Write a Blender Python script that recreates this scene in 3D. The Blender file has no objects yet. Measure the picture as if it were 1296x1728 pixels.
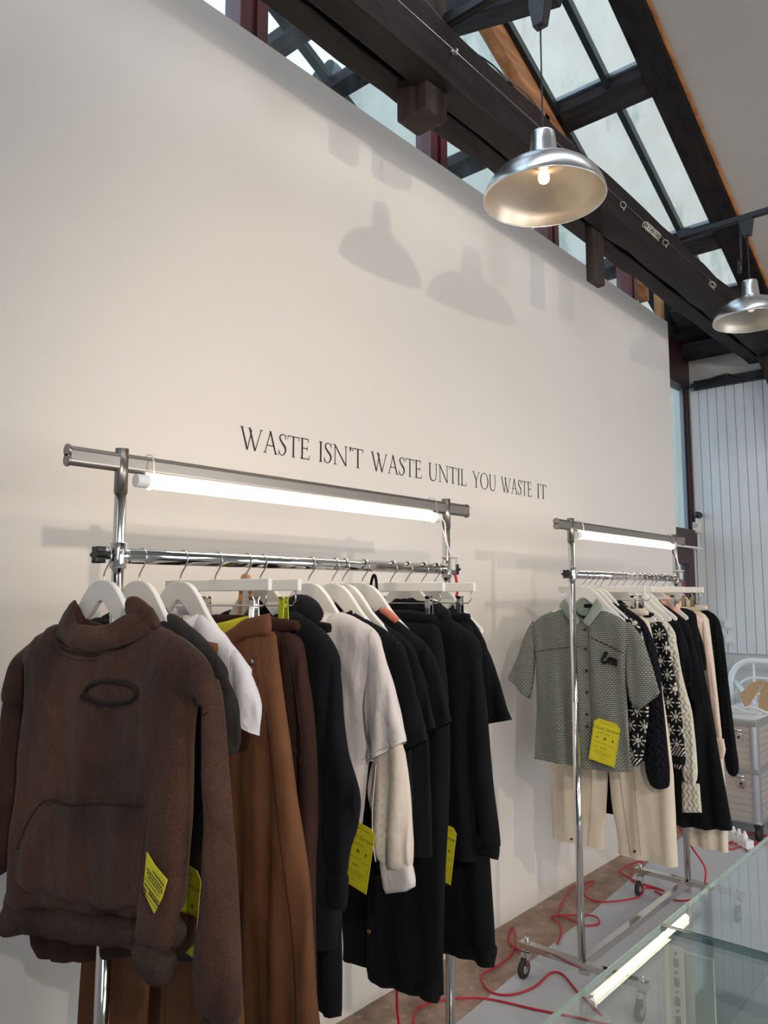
import bpy, bmesh, math, random
import numpy as np
from mathutils import Vector, Matrix, noise
from mathutils.geometry import delaunay_2d_cdt
C = bpy.context.scene.collection
random.seed(7)
PI = math.pi
# ---------------------------------------------------------------- camera
PITCH = math.atan(139/1300); AZ = math.radians(41.1); CAMZ = 1.55
cam = bpy.data.cameras.new('camera'); cam_o = bpy.data.objects.new('camera', cam); C.objects.link(cam_o)
cam.sensor_fit = 'VERTICAL'; cam.sensor_height = 36; cam.lens = 36*1300/1728
cam.clip_start = .02; cam.clip_end = 200
cam_o.location = (0, 0, CAMZ)
cam_o.rotation_euler = (PI/2+PITCH, 0, AZ-PI/2)
bpy.context.scene.camera = cam_o
# ---------------------------------------------------------------- world and light
vs = bpy.context.scene.view_settings
vs.view_transform = 'Standard'; vs.look = 'None'; vs.gamma = 1; vs.use_curve_mapping = False
vs.exposure = -0.05
w = bpy.data.worlds.new('sky'); bpy.context.scene.world = w; w.use_nodes = True
wn = w.node_tree; bg = wn.nodes['Background']
tc = wn.nodes.new('ShaderNodeTexCoord'); nz = wn.nodes.new('ShaderNodeTexNoise'); nz.inputs['Scale'].default_value = 2.2
nz.inputs['Detail'].default_value = 4
rp = wn.nodes.new('ShaderNodeValToRGB')
rp.color_ramp.elements[0].position = .35; rp.color_ramp.elements[0].color = (.54, .75, .95, 1)
rp.color_ramp.elements[1].position = .7; rp.color_ramp.elements[1].color = (.78, .88, 1, 1)
wn.links.new(tc.outputs['Generated'], nz.inputs['Vector']); wn.links.new(nz.outputs['Fac'], rp.inputs['Fac'])
wn.links.new(rp.outputs['Color'], bg.inputs['Color']); bg.inputs['Strength'].default_value = 2.2

def area(name, loc, tgt, sx, sy, power, col):
    l = bpy.data.lights.new(name, 'AREA'); l.shape = 'RECTANGLE'; l.size = sx; l.size_y = sy; l.energy = power; l.color = col
    o = bpy.data.objects.new(name, l); C.objects.link(o); o.location = loc
    o.rotation_euler = (Vector(tgt)-Vector(loc)).to_track_quat('-Z', 'Y').to_euler(); return o
def spot(name, loc, tgt, power, col, radius=.04, ang=70):
    l = bpy.data.lights.new(name, 'SPOT'); l.energy = power; l.color = col; l.shadow_soft_size = radius
    l.spot_size = math.radians(ang); l.spot_blend = .6
    o = bpy.data.objects.new(name, l); C.objects.link(o); o.location = loc
    o.rotation_euler = (Vector(tgt)-Vector(loc)).to_track_quat('-Z', 'Y').to_euler(); return o
area('front_fill_light', (-2.8, -3.0, 2.2), (3.5, 1.2, 1.4), 2.4, 2.2, 62, (.84, .92, 1))  # added cool fill from behind the camera; no window is built there
area('side_fill_light', (3.0, -3.7, 1.25), (3.2, 1.8, 1.1), 5.4, 1.5, 88, (1, .96, .92))  # added broad fill for partition, garments and floor; the side wall is solid
WARM = (1, .85, .69)
area('far_boards_fill_light', (4.3, -3.5, 2.1), (6.4, 1.2, 1.9), 2.2, 1.6, 42, (.92, .96, 1))  # added fill to brighten the painted boards on the far wall
area('wall_top_fill_light', (2.2, .35, 5.1), (2.7, 2.09, 3.3), 5.0, .7, 34, (.93, .96, 1))  # added fill for the partition top above the beams; the ceiling there is solid
spot('ceiling_spot_near', (1.13, -1.78, 2.36), (3.7, 2.09, 1.7), 122, WARM, .03, 80)
spot('ceiling_spot_far', (-.35, -1.2, 2.40), (3.6, 2.09, 1.6), 152, WARM, .03, 76)

# ---------------------------------------------------------------- materials
MATS = {}
def hexc(r, g, b):
    f = lambda v: (v/255/12.92) if v/255 <= .04045 else ((v/255+.055)/1.055)**2.4
    return (f(r), f(g), f(b), 1)
def mat(name, col, rough=.5, metal=0, var=0, vscale=8, bump=0, bscale=200, stretch=(1, 1, 1), emit=None, estr=0, spec=.5, sheen=0, col2=None, coat=0):
    if name in MATS: return MATS[name]
    m = bpy.data.materials.new(name); m.use_nodes = True; MATS[name] = m
    nt = m.node_tree; b = nt.nodes['Principled BSDF']
    b.inputs['Base Color'].default_value = col; b.inputs['Roughness'].default_value = rough; b.inputs['Metallic'].default_value = metal
    b.inputs['Specular IOR Level'].default_value = spec
    if sheen: b.inputs['Sheen Weight'].default_value = sheen
    if coat: b.inputs['Coat Weight'].default_value = coat
    t = nt.nodes.new('ShaderNodeTexCoord'); mp = nt.nodes.new('ShaderNodeMapping'); mp.inputs['Scale'].default_value = stretch
    nt.links.new(t.outputs['Object'], mp.inputs['Vector'])
    m['mp'] = mp.name
    if var or col2:
        n = nt.nodes.new('ShaderNodeTexNoise'); n.inputs['Scale'].default_value = vscale; n.inputs['Detail'].default_value = 6; n.inputs['Roughness'].default_value = .65
        nt.links.new(mp.outputs['Vector'], n.inputs['Vector'])
        r = nt.nodes.new('ShaderNodeValToRGB'); r.color_ramp.elements[0].position = .3; r.color_ramp.elements[1].position = .7
        c2 = col2 if col2 else tuple(min(1, c*(1+var)) for c in col[:3])+(1,)
        c1 = col if col2 else tuple(c*(1-var) for c in col[:3])+(1,)
        r.color_ramp.elements[0].color = c1; r.color_ramp.elements[1].color = c2
        nt.links.new(n.outputs['Fac'], r.inputs['Fac']); nt.links.new(r.outputs['Color'], b.inputs['Base Color'])
    if bump:
        n2 = nt.nodes.new('ShaderNodeTexNoise'); n2.inputs['Scale'].default_value = bscale; n2.inputs['Detail'].default_value = 3
        nt.links.new(mp.outputs['Vector'], n2.inputs['Vector'])
        bp = nt.nodes.new('ShaderNodeBump'); bp.inputs['Strength'].default_value = bump; bp.inputs['Distance'].default_value = .002
        nt.links.new(n2.outputs['Fac'], bp.inputs['Height']); nt.links.new(bp.outputs['Normal'], b.inputs['Normal'])
    if emit:
        b.inputs['Emission Color'].default_value = emit; b.inputs['Emission Strength'].default_value = estr
    return m
def NT(m): return m.node_tree, m.node_tree.nodes['Principled BSDF']

chrome = mat('chrome', (.66, .64, .62, 1), .09, 1)
chrome_brushed = mat('worn_chrome', (.36, .325, .29, 1), .34, 1, bump=.05, bscale=60)
alu_shade = mat('spun_aluminium', (.80, .82, .85, 1), .27, 1, bump=.04, bscale=40, stretch=(1, 1, 8))
shade_in = mat('shade_inner', hexc(176, 170, 160), .36, .75, var=.06, vscale=6)
white_paint = mat('white_paint', hexc(226, 223, 218), .35, var=.02, vscale=5)
white_plastic = mat('white_plastic', hexc(232, 232, 235), .3)
black_plastic = mat('black_plastic', (.012, .012, .014, 1), .35)
black_metal = mat('black_metal', (.02, .02, .023, 1), .4, .3)
rubber = mat('dark_rubber', (.02, .02, .02, 1), .6)
partition_m = mat('partition_paint', hexc(226, 220, 214), .85, var=.015, vscale=1.5, bump=.08, bscale=120)
plaster_m = mat('ceiling_plaster', hexc(176, 168, 160), .9, var=.05, vscale=1.2, bump=.2, bscale=30)
far_plaster = mat('far_wall_plaster', hexc(188, 188, 184), .9, var=.06, vscale=1.4, bump=.3, bscale=14)
panel_m = mat('painted_boards', hexc(205, 207, 210), .6, var=.05, vscale=5, stretch=(1, 1, .3))
carpet_m = mat('grey_floor_covering', hexc(188, 190, 197), .9, var=.03, vscale=2, bump=.1, bscale=300)
def woodm(name, c1, c2, axis, scale=9, rough=.6):
    st = [6, 6, 6]; st[axis] = .5
    return mat(name, c1, rough, col2=c2, vscale=scale/3, stretch=tuple(st), bump=.8, bscale=12, spec=.22)
dark_x = woodm('dark_timber_lengthwise', (.003, .0027, .003, 1), (.022, .015, .015, 1), 0)
dark_y = woodm('dark_timber_crosswise', (.006, .0055, .006, 1), (.040, .033, .034, 1), 1)
dark_z = woodm('dark_timber_upright', (.008, .006, .006, 1), (.060, .042, .038, 1), 2)
pine_x = woodm('pine_sloping', hexc(120, 72, 42), hexc(196, 136, 88), 0)
pine_z = woodm('pine_upright', hexc(170, 120, 76), hexc(206, 158, 110), 2)
red_m = mat('oxblood_frame_paint', (.085, .012, .016, 1), .4, var=.3, vscale=10)
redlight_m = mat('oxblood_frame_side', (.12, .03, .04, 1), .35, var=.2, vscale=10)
maroon_dark = mat('dark_maroon_paint', (.035, .012, .014, 1), .45, var=.3, vscale=8)
steel_bar = mat('dark_glazing_bar', (.02, .025, .025, 1), .35, .5)
flashing = mat('grey_flashing', (.16, .18, .20, 1), .3, .8)
stucco = mat('outdoor_render', hexc(194, 182, 168), .95, col2=hexc(216, 204, 190), vscale=1.1, stretch=(1, 1, .5), bump=.4, bscale=20)
def stain(m):
    nt = m.node_tree; b = nt.nodes['Principled BSDF']; mp = nt.nodes.new('ShaderNodeMapping'); mp.inputs['Scale'].default_value = (1, 1, .35)
    n = nt.nodes.new('ShaderNodeTexNoise'); n.inputs['Scale'].default_value = 1.7; n.inputs['Detail'].default_value = 9; n.inputs['Roughness'].default_value = .72
    t = nt.nodes.new('ShaderNodeTexCoord'); nt.links.new(t.outputs['Object'], mp.inputs[0]); nt.links.new(mp.outputs[0], n.inputs['Vector'])
    r = nt.nodes.new('ShaderNodeValToRGB'); r.color_ramp.elements[0].position = .55; r.color_ramp.elements[1].position = .70
    r.color_ramp.elements[0].color = (0, 0, 0, 1); r.color_ramp.elements[1].color = (.75, .75, .75, 1)
    mx = nt.nodes.new('ShaderNodeMixRGB'); mx.inputs[2].default_value = hexc(128, 134, 122); old = b.inputs['Base Color'].links[0].from_socket
    nt.links.new(n.outputs['Fac'], r.inputs[0]); nt.links.new(r.outputs[0], mx.inputs[0]); nt.links.new(old, mx.inputs[1]); nt.links.new(mx.outputs[0], b.inputs['Base Color'])
stain(stucco)
ink = mat('black_lettering', (.012, .010, .022, 1), .5)
redcord = mat('red_braided_cable', (.50, .012, .03, 1), .5, bump=.4, bscale=600)
tube_m = mat('lit_tube', (1, 1, 1, 1), .4, emit=(1, .86, .66, 1), estr=9)
bulb_m = mat('glowing_bulb', (1, .8, .5, 1), .3, emit=(1, .52, .16, 1), estr=14)
clear_plastic = None
def glassmat(name, tint, fres=1.45, rough=0.0, dirt=0, dirtcol=(.7, .75, .72, 1), gloss=(1, 1, 1, 1)):
    m = bpy.data.materials.new(name); m.use_nodes = True; nt = m.node_tree; nt.nodes.clear()
    out = nt.nodes.new('ShaderNodeOutputMaterial'); tr = nt.nodes.new('ShaderNodeBsdfTransparent'); tr.inputs[0].default_value = tint
    gl = nt.nodes.new('ShaderNodeBsdfGlossy'); gl.inputs['Roughness'].default_value = rough; gl.inputs[0].default_value = gloss
    lw = nt.nodes.new('ShaderNodeLayerWeight'); lw.inputs[0].default_value = .5
    pw = nt.nodes.new('ShaderNodeMath'); pw.operation = 'POWER'; pw.inputs[1].default_value = 5; nt.links.new(lw.outputs['Facing'], pw.inputs[0])
    fr = nt.nodes.new('ShaderNodeMath'); fr.operation = 'MULTIPLY_ADD'; f0 = ((fres-1)/(fres+1))**2; fr.inputs[1].default_value = 1-f0; fr.inputs[2].default_value = f0; nt.links.new(pw.outputs[0], fr.inputs[0])
    mx = nt.nodes.new('ShaderNodeMixShader'); nt.links.new(fr.outputs[0], mx.inputs[0]); nt.links.new(tr.outputs[0], mx.inputs[1]); nt.links.new(gl.outputs[0], mx.inputs[2])
    last = mx
    if dirt:
        t = nt.nodes.new('ShaderNodeTexCoord'); n = nt.nodes.new('ShaderNodeTexNoise'); n.inputs['Scale'].default_value = 5; n.inputs['Detail'].default_value = 7
        nt.links.new(t.outputs['Object'], n.inputs['Vector'])
        mr = nt.nodes.new('ShaderNodeMapRange'); mr.inputs[1].default_value = .35; mr.inputs[2].default_value = .8; mr.inputs[3].default_value = 0; mr.inputs[4].default_value = dirt
        nt.links.new(n.outputs['Fac'], mr.inputs[0])
        df = nt.nodes.new('ShaderNodeBsdfTranslucent'); df.inputs[0].default_value = dirtcol
        m2 = nt.nodes.new('ShaderNodeMixShader'); nt.links.new(mr.outputs[0], m2.inputs[0]); nt.links.new(mx.outputs[0], m2.inputs[1]); nt.links.new(df.outputs[0], m2.inputs[2]); last = m2
    nt.links.new(last.outputs[0], out.inputs[0]); return m
roof_glass = glassmat('rooflight_glass', (.95, .97, .945, 1), 1.45, 0, .22)
win_glass = glassmat('window_glass', (.88, .94, .95, 1), 1.45, 0, .08)
case_glass = glassmat('display_case_glass', (.965, .985, .975, 1), 1.55, .005)
case_edge = mat('green_glass_edge', hexc(60, 86, 84), .12, 0, spec=.9)
case_edge_l = mat('pale_glass_edge', hexc(150, 172, 164), .15, 0, spec=.9)
clear_plastic = glassmat('clear_plastic', (.9, .9, .88, 1), 1.5, .1, .5, (.9, .9, .88, 1))

# floor: mottled brown boards
def floor_mat():
    m = mat('worn_brown_floor', hexc(112, 84, 70), .5, col2=hexc(178, 150, 132), vscale=7, bump=.3, bscale=30)
    nt, b = NT(m)
    n = nt.nodes.new('ShaderNodeTexNoise'); n.inputs['Scale'].default_value = 26; n.inputs['Detail'].default_value = 5
    r = nt.nodes.new('ShaderNodeValToRGB'); r.color_ramp.elements[0].position = .60; r.color_ramp.elements[1].position = .72
    r.color_ramp.elements[0].color = (0, 0, 0, 1); r.color_ramp.elements[1].color = (.55, .55, .55, 1)
    mx = nt.nodes.new('ShaderNodeMixRGB'); mx.inputs[2].default_value = hexc(200, 176, 155)
    old = b.inputs['Base Color'].links[0].from_socket
    mp = nt.nodes[m['mp']]; nt.links.new(mp.outputs[0], n.inputs['Vector'])
    nt.links.new(n.outputs['Fac'], r.inputs[0]); nt.links.new(r.outputs[0], mx.inputs[0]); nt.links.new(old, mx.inputs[1]); nt.links.new(mx.outputs[0], b.inputs['Base Color'])
    return m
floor_m = floor_mat()

# ---- fabrics
def fabric(name, c, c2=None, rough=.9, vs_=3, fine=500, bump=.35, sheen=.0, heather=0, wr=.5):
    m = mat(name, c, rough, col2=c2 or tuple(x*1.25 for x in c[:3])+(1,), vscale=vs_, spec=.15, sheen=sheen)
    nt, b = NT(m); mp = nt.nodes[m['mp']]
    if heather:
        n = nt.nodes.new('ShaderNodeTexNoise'); n.inputs['Scale'].default_value = 480; n.inputs['Detail'].default_value = 2
        mps = nt.nodes.new('ShaderNodeMapping'); mps.inputs['Scale'].default_value = (1, .5, 1.3)
        nt.links.new(mp.outputs[0], mps.inputs[0]); nt.links.new(mps.outputs[0], n.inputs['Vector'])
        mr = nt.nodes.new('ShaderNodeMapRange'); mr.inputs[1].default_value = .3; mr.inputs[2].default_value = .7; mr.inputs[3].default_value = 1-heather; mr.inputs[4].default_value = 1+heather
        mx = nt.nodes.new('ShaderNodeVectorMath'); mx.operation = 'SCALE'
        old = b.inputs['Base Color'].links[0].from_socket
        nt.links.new(n.outputs['Fac'], mr.inputs[0]); nt.links.new(old, mx.inputs[0]); nt.links.new(mr.outputs[0], mx.inputs['Scale']); nt.links.new(mx.outputs[0], b.inputs['Base Color'])
    n1 = nt.nodes.new('ShaderNodeTexNoise'); n1.inputs['Scale'].default_value = fine; nt.links.new(mp.outputs[0], n1.inputs['Vector'])
    n2 = nt.nodes.new('ShaderNodeTexNoise'); n2.inputs['Scale'].default_value = 14; n2.inputs['Detail'].default_value = 3; n2.inputs['Distortion'].default_value = .6
    mps2 = nt.nodes.new('ShaderNodeMapping'); mps2.inputs['Scale'].default_value = (1, 1.6, .6); nt.links.new(mp.outputs[0], mps2.inputs[0]); nt.links.new(mps2.outputs[0], n2.inputs['Vector'])
    b1 = nt.nodes.new('ShaderNodeBump'); b1.inputs['Strength'].default_value = wr; b1.inputs['Distance'].default_value = .006
    b2 = nt.nodes.new('ShaderNodeBump'); b2.inputs['Strength'].default_value = bump; b2.inputs['Distance'].default_value = .0004
    nt.links.new(n2.outputs['Fac'], b1.inputs['Height']); nt.links.new(n1.outputs['Fac'], b2.inputs['Height'])
    nt.links.new(b1.outputs[0], b2.inputs['Normal']); nt.links.new(b2.outputs[0], b.inputs['Normal'])
    return m
f_hoodie = fabric('faded_brown_fleece', hexc(42, 32, 29), hexc(92, 64, 53), vs_=3.2, heather=.4, sheen=.05, bump=.4)
f_hoodie_rib = fabric('faded_brown_rib', hexc(50, 40, 36), hexc(84, 68, 59), vs_=5, heather=.4)
f_char = fabric('charcoal_jersey', hexc(36, 34, 35), hexc(60, 57, 57), heather=.2)
f_white = fabric('white_jersey', hexc(214, 210, 218), hexc(226, 223, 228), wr=.8)
f_offwhite = fabric('off_white_jersey', hexc(202, 194, 192), hexc(216, 208, 206), wr=.9)
f_cream = fabric('cream_cotton', hexc(200, 188, 176), hexc(214, 203, 192), wr=.6)
f_tan = fabric('tobacco_brown_twill', hexc(92, 60, 40), hexc(118, 80, 56), vs_=4, heather=.12, fine=900)
f_dkbrown = fabric('dark_brown_fleece', hexc(44, 28, 24), hexc(64, 42, 35), heather=.15)
f_black = fabric('black_jersey', hexc(13, 14, 18), hexc(21, 22, 27), sheen=.02)
f_black2 = fabric('black_fleece', hexc(11, 12, 15), hexc(18, 19, 23), sheen=.02)
f_ecru = fabric('ecru_denim', hexc(206, 194, 175), hexc(222, 211, 194), vs_=4, heather=.06)
f_pink = fabric('pale_pink_cotton', hexc(214, 190, 176), hexc(226, 204, 190))
f_knit_white = fabric('white_knit', hexc(196, 190, 176), hexc(214, 209, 196), wr=.2)
f_knit_black = fabric('navy_black_knit', hexc(16, 17, 24), hexc(25, 27, 34), wr=.2)
f_crochet = fabric('black_crochet', hexc(12, 12, 15), hexc(22, 22, 25), wr=.1)
yellow_m = mat('yellow_card', hexc(214, 204, 38), .6, var=.03, vscale=10)
yellow_cloth = mat('yellow_lining', hexc(206, 198, 40), .8, var=.05)
tagink = mat('tag_print', hexc(120, 112, 20), .7)
salmon = fabric('salmon_rib', hexc(196, 112, 92), hexc(206, 128, 106))
stitch_l = mat('tonal_stitching', hexc(84, 52, 34), .8)
dark_stitch = mat('dark_seam', (.008, .006, .006, 1), .9)
greyseam = mat('grey_seam', hexc(150, 140, 124), .9)
leather = mat('tan_leather', hexc(196, 150, 108), .5, var=.1, vscale=30)

def m_node(nt, op, a, b=None, c=None):
    n = nt.nodes.new('ShaderNodeMath'); n.operation = op
    for i, v in enumerate((a, b, c)):
        if v is None: continue
        if isinstance(v, (int, float)): n.inputs[i].default_value = v
        else: nt.links.new(v, n.inputs[i])
    return n.outputs[0]
def sepco(nt, m):
    s = nt.nodes.new('ShaderNodeSeparateXYZ'); nt.links.new(nt.nodes[m['mp']].outputs[0], s.inputs[0]); return s.outputs
# knit relief
def add_knit(m, kind):
    nt, b = NT(m); X, Y, Z = sepco(nt, m)
    if kind == 'cable':
        s = m_node(nt, 'MULTIPLY', m_node(nt, 'SINE', m_node(nt, 'MULTIPLY', Z, 2*PI/.036)), .005)
        h1 = m_node(nt, 'SINE', m_node(nt, 'MULTIPLY', m_node(nt, 'ADD', Y, s), 2*PI/.020))
        h2 = m_node(nt, 'SINE', m_node(nt, 'MULTIPLY', m_node(nt, 'ADD', m_node(nt, 'ABSOLUTE', m_node(nt, 'SUBTRACT', m_node(nt, 'FRACT', m_node(nt, 'MULTIPLY', Y, 20)), .5)), m_node(nt, 'MULTIPLY', Z, 40)), 7))
        h = m_node(nt, 'ADD', h1, m_node(nt, 'MULTIPLY', h2, .5)); dist = .0016
    elif kind == 'crochet':
        v = nt.nodes.new('ShaderNodeTexVoronoi'); v.inputs['Scale'].default_value = 75; v.inputs['Randomness'].default_value = .2
        nt.links.new(nt.nodes[m['mp']].outputs[0], v.inputs['Vector']); h = v.outputs['Distance']; dist = -.012
    else:
        h = m_node(nt, 'SINE', m_node(nt, 'MULTIPLY', Y, 2*PI/.006)); dist = .002
    bp = nt.nodes.new('ShaderNodeBump'); bp.inputs['Strength'].default_value = 1; bp.inputs['Distance'].default_value = dist
    old = b.inputs['Normal'].links[0].from_socket
    nt.links.new(h, bp.inputs['Height']); nt.links.new(old, bp.inputs['Normal']); nt.links.new(bp.outputs[0], b.inputs['Normal'])
add_knit(f_knit_white, 'cable'); add_knit(f_knit_black, 'cable'); add_knit(f_crochet, 'crochet')

def nordic_mat(name):
    m = fabric(name, hexc(20, 20, 24), hexc(28, 28, 33), wr=.2); nt, b = NT(m); X, Y, Z = sepco(nt, m)
    S = .058
    def flake(y, z, s):
        fy = m_node(nt, 'SUBTRACT', m_node(nt, 'FRACT', m_node(nt, 'DIVIDE', y, s)), .5)
        fz = m_node(nt, 'SUBTRACT', m_node(nt, 'FRACT', m_node(nt, 'DIVIDE', z, s)), .5)
        r = m_node(nt, 'SQRT', m_node(nt, 'ADD', m_node(nt, 'MULTIPLY', fy, fy), m_node(nt, 'MULTIPLY', fz, fz)))
        an = m_node(nt, 'ARCTAN2', fz, fy)
        a = m_node(nt, 'MULTIPLY', m_node(nt, 'ABSOLUTE', m_node(nt, 'SINE', m_node(nt, 'MULTIPLY', an, 4))), m_node(nt, 'ADD', r, .02))
        arm = m_node(nt, 'MULTIPLY', m_node(nt, 'LESS_THAN', a, .20), m_node(nt, 'LESS_THAN', r, .46))
        hole = m_node(nt, 'GREATER_THAN', m_node(nt, 'ABSOLUTE', m_node(nt, 'SUBTRACT', r, .20)), .028)
        return m_node(nt, 'MULTIPLY', arm, hole)
    zz = m_node(nt, 'ADD', Z, 10.013)
    k = m_node(nt, 'FLOOR', m_node(nt, 'DIVIDE', zz, S))
    yy = m_node(nt, 'ADD', m_node(nt, 'ADD', Y, 10.0), m_node(nt, 'MULTIPLY', k, S*.5))
    f = flake(yy, zz, S)
    # striped lower sleeve
    dia = m_node(nt, 'LESS_THAN', m_node(nt, 'FRACT', m_node(nt, 'MULTIPLY', m_node(nt, 'ADD', m_node(nt, 'MULTIPLY', Y, 1.4), Z), 55)), .45)
    band = m_node(nt, 'LESS_THAN', m_node(nt, 'FRACT', m_node(nt, 'MULTIPLY', Z, 11)), .6)
    low = m_node(nt, 'LESS_THAN', Z, -.60)
    st = m_node(nt, 'MULTIPLY', dia, band)
    mxf = m_node(nt, 'ADD', m_node(nt, 'MULTIPLY', f, m_node(nt, 'SUBTRACT', 1.0, low)), m_node(nt, 'MULTIPLY', st, low))
    mx = nt.nodes.new('ShaderNodeMixRGB'); mx.inputs[2].default_value = hexc(206, 202, 192)
    old = b.inputs['Base Color'].links[0].from_socket
    nt.links.new(mxf, mx.inputs[0]); nt.links.new(old, mx.inputs[1]); nt.links.new(mx.outputs[0], b.inputs['Base Color'])
    add_knit(m, 'rib'); return m
f_nordic = nordic_mat('snowflake_knit')
def check_mat(name):
    m = fabric(name, hexc(124, 128, 116), hexc(136, 139, 127), wr=.5); nt, b = NT(m)
    X, Y, Z = sepco(nt, m); cb = nt.nodes.new('ShaderNodeCombineXYZ'); nt.links.new(Y, cb.inputs[0]); nt.links.new(Z, cb.inputs[1])
    br = nt.nodes.new('ShaderNodeTexBrick'); br.inputs['Scale'].default_value = 1; br.inputs['Brick Width'].default_value = .013; br.inputs['Row Height'].default_value = .0078
    br.inputs['Mortar Size'].default_value = .0013; br.inputs['Mortar Smooth'].default_value = .2
    br.inputs['Color1'].default_value = hexc(136, 138, 130); br.inputs['Color2'].default_value = hexc(146, 148, 139); br.inputs['Mortar'].default_value = hexc(58, 63, 60)
    nt.links.new(cb.outputs[0], br.inputs['Vector']); nt.links.new(br.outputs['Color'], b.inputs['Base Color']); return m
f_check = check_mat('small_check_shirting')
f_check_collar = fabric('pale_stripe_shirting', hexc(150, 164, 154), hexc(168, 180, 170))
def add_stripe(m, per, dark):
    nt, b = NT(m); X, Y, Z = sepco(nt, m)
    s = m_node(nt, 'LESS_THAN', m_node(nt, 'FRACT', m_node(nt, 'MULTIPLY', m_node(nt, 'ADD', Y, m_node(nt, 'MULTIPLY', Z, .3)), 1/per)), .3)
    mx = nt.nodes.new('ShaderNodeMixRGB'); mx.inputs[2].default_value = dark; old = b.inputs['Base Color'].links[0].from_socket
    nt.links.new(s, mx.inputs[0]); nt.links.new(old, mx.inputs[1]); nt.links.new(mx.outputs[0], b.inputs['Base Color'])
add_stripe(f_check_collar, .006, hexc(84, 96, 90))

# ---------------------------------------------------------------- object helpers
class MB:
    def __init__(s): s.v = []; s.f = []; s.smooth = []
    def add(s, vs_, fs, smooth=False):
        n = len(s.v); s.v += [tuple(v) for v in vs_]
        for f in fs: s.f.append(tuple(i+n for i in f)); s.smooth.append(smooth)
        return s
    def box(s, x0, x1, y0, y1, z0, z1):
        v = [(x, y, z) for x in (x0, x1) for y in (y0, y1) for z in (z0, z1)]
        return s.add(v, [(0, 1, 3, 2), (4, 6, 7, 5), (0, 4, 5, 1), (2, 3, 7, 6), (0, 2, 6, 4), (1, 5, 7, 3)])
    def obox(s, c, ax, ay, az):
        c = Vector(c); ax = Vector(ax); ay = Vector(ay); az = Vector(az)
        v = [c+ax*i+ay*j+az*k for i in (-1, 1) for j in (-1, 1) for k in (-1, 1)]
        return s.add(v, [(0, 1, 3, 2), (4, 6, 7, 5), (0, 4, 5, 1), (2, 3, 7, 6), (0, 2, 6, 4), (1, 5, 7, 3)])
    def beam(s, p, q, wd, ht, up=(0, 0, 1)):
        p = Vector(p); q = Vector(q); d = (q-p); L = d.length; d.normalize(); sd = d.cross(Vector(up)).normalized(); u = sd.cross(d)
        return s.obox((p+q)/2, d*L/2, sd*wd/2, u*ht/2)
    def tube(s, pts, r, n=12, closed=False, caps=True, rr=None):
        pts = [Vector(p) for p in pts]; m = len(pts); rings = []
        up = None
        for i, p in enumerate(pts):
            if closed: t = (pts[(i+1) % m]-pts[i-1])
            else: t = pts[min(i+1, m-1)]-pts[max(i-1, 0)]
            t.normalize()
            if up is None: up = Vector((0, 0, 1)) if abs(t.z) < .9 else Vector((0, 1, 0))
            a = t.cross(up)
            if a.length < 1e-5: a = t.cross(Vector((1, 0, 0)))
            a.normalize(); up = a.cross(t).normalized(); R = rr[i] if rr else r
            rings.append([p+(a*math.cos(2*PI*k/n)+up*math.sin(2*PI*k/n))*R for k in range(n)])
        vs_ = [v for g in rings for v in g]; fs = []
        for i in range(m if closed else m-1):
            j = (i+1) % m
            for k in range(n): fs.append((i*n+k, i*n+(k+1) % n, j*n+(k+1) % n, j*n+k))
        s.add(vs_, fs, True)
        if caps and not closed:
            b = len(s.v)-len(vs_); s.f.append(tuple(b+k for k in range(n))[::-1]); s.smooth.append(False)
            s.f.append(tuple(b+(m-1)*n+k for k in range(n))); s.smooth.append(False)
        return s
    def cyl(s, p, q, r, n=20): return s.tube([p, q], r, n)
    def lathe(s, prof, c, n=48, axis='z'):
        vs_ = []; fs = []
        for (r, h) in prof:
            for k in range(n):
                a = 2*PI*k/n; q = (r*math.cos(a), r*math.sin(a), h)
                if axis == 'x': q = (q[2], q[0], q[1])
                elif axis == 'y': q = (q[0], q[2], q[1])
                vs_.append((c[0]+q[0], c[1]+q[1], c[2]+q[2]))
        for i in range(len(prof)-1):
            for k in range(n): fs.append((i*n+k, i*n+(k+1) % n, (i+1)*n+(k+1) % n, (i+1)*n+k))
        return s.add(vs_, fs, True)
    def prism_x(s, poly, x0, x1):      # poly in (y,z), extruded along x
        n = len(poly); v = [(x0, y, z) for y, z in poly]+[(x1, y, z) for y, z in poly]
        s.add(v, [tuple(range(n))[::-1], tuple(range(n, 2*n))]+[(i, (i+1) % n, n+(i+1) % n, n+i) for i in range(n)]); return s
    def prism_y(s, poly, y0, y1):      # poly in (x,z)
        n = len(poly); v = [(x, y0, z) for x, z in poly]+[(x, y1, z) for x, z in poly]
        s.add(v, [tuple(range(n)), tuple(range(n, 2*n))[::-1]]+[(i, n+i, n+(i+1) % n, (i+1) % n) for i in range(n)]); return s
def loc_of(p):
    v = Vector((0, 0, 0))
    while p is not None: v += p.location; p = p.parent
    return v
def obj(name, mb, m, parent=None, bevel=0, loc=None, smooth=None):
    me = bpy.data.meshes.new(name)
    o = bpy.data.objects.new(name, me); C.objects.link(o)
    if parent is not None: o.parent = parent
    if loc is not None: o.location = Vector(loc)-(loc_of(parent) if parent else Vector((0, 0, 0)))
    off = loc_of(o)
    me.from_pydata([Vector(v)-off for v in mb.v], [], mb.f); me.update()
    me.polygons.foreach_set('use_smooth', mb.smooth if smooth is None else [smooth]*len(mb.f))
    bm = bmesh.new(); bm.from_mesh(me); bmesh.ops.recalc_face_normals(bm, faces=bm.faces); bm.to_mesh(me); bm.free()
    me.materials.append(m)
    if bevel:
        b = o.modifiers.new('bevel', 'BEVEL'); b.width = bevel; b.segments = 2; b.limit_method = 'ANGLE'; b.angle_limit = math.radians(40)
    return o
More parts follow.
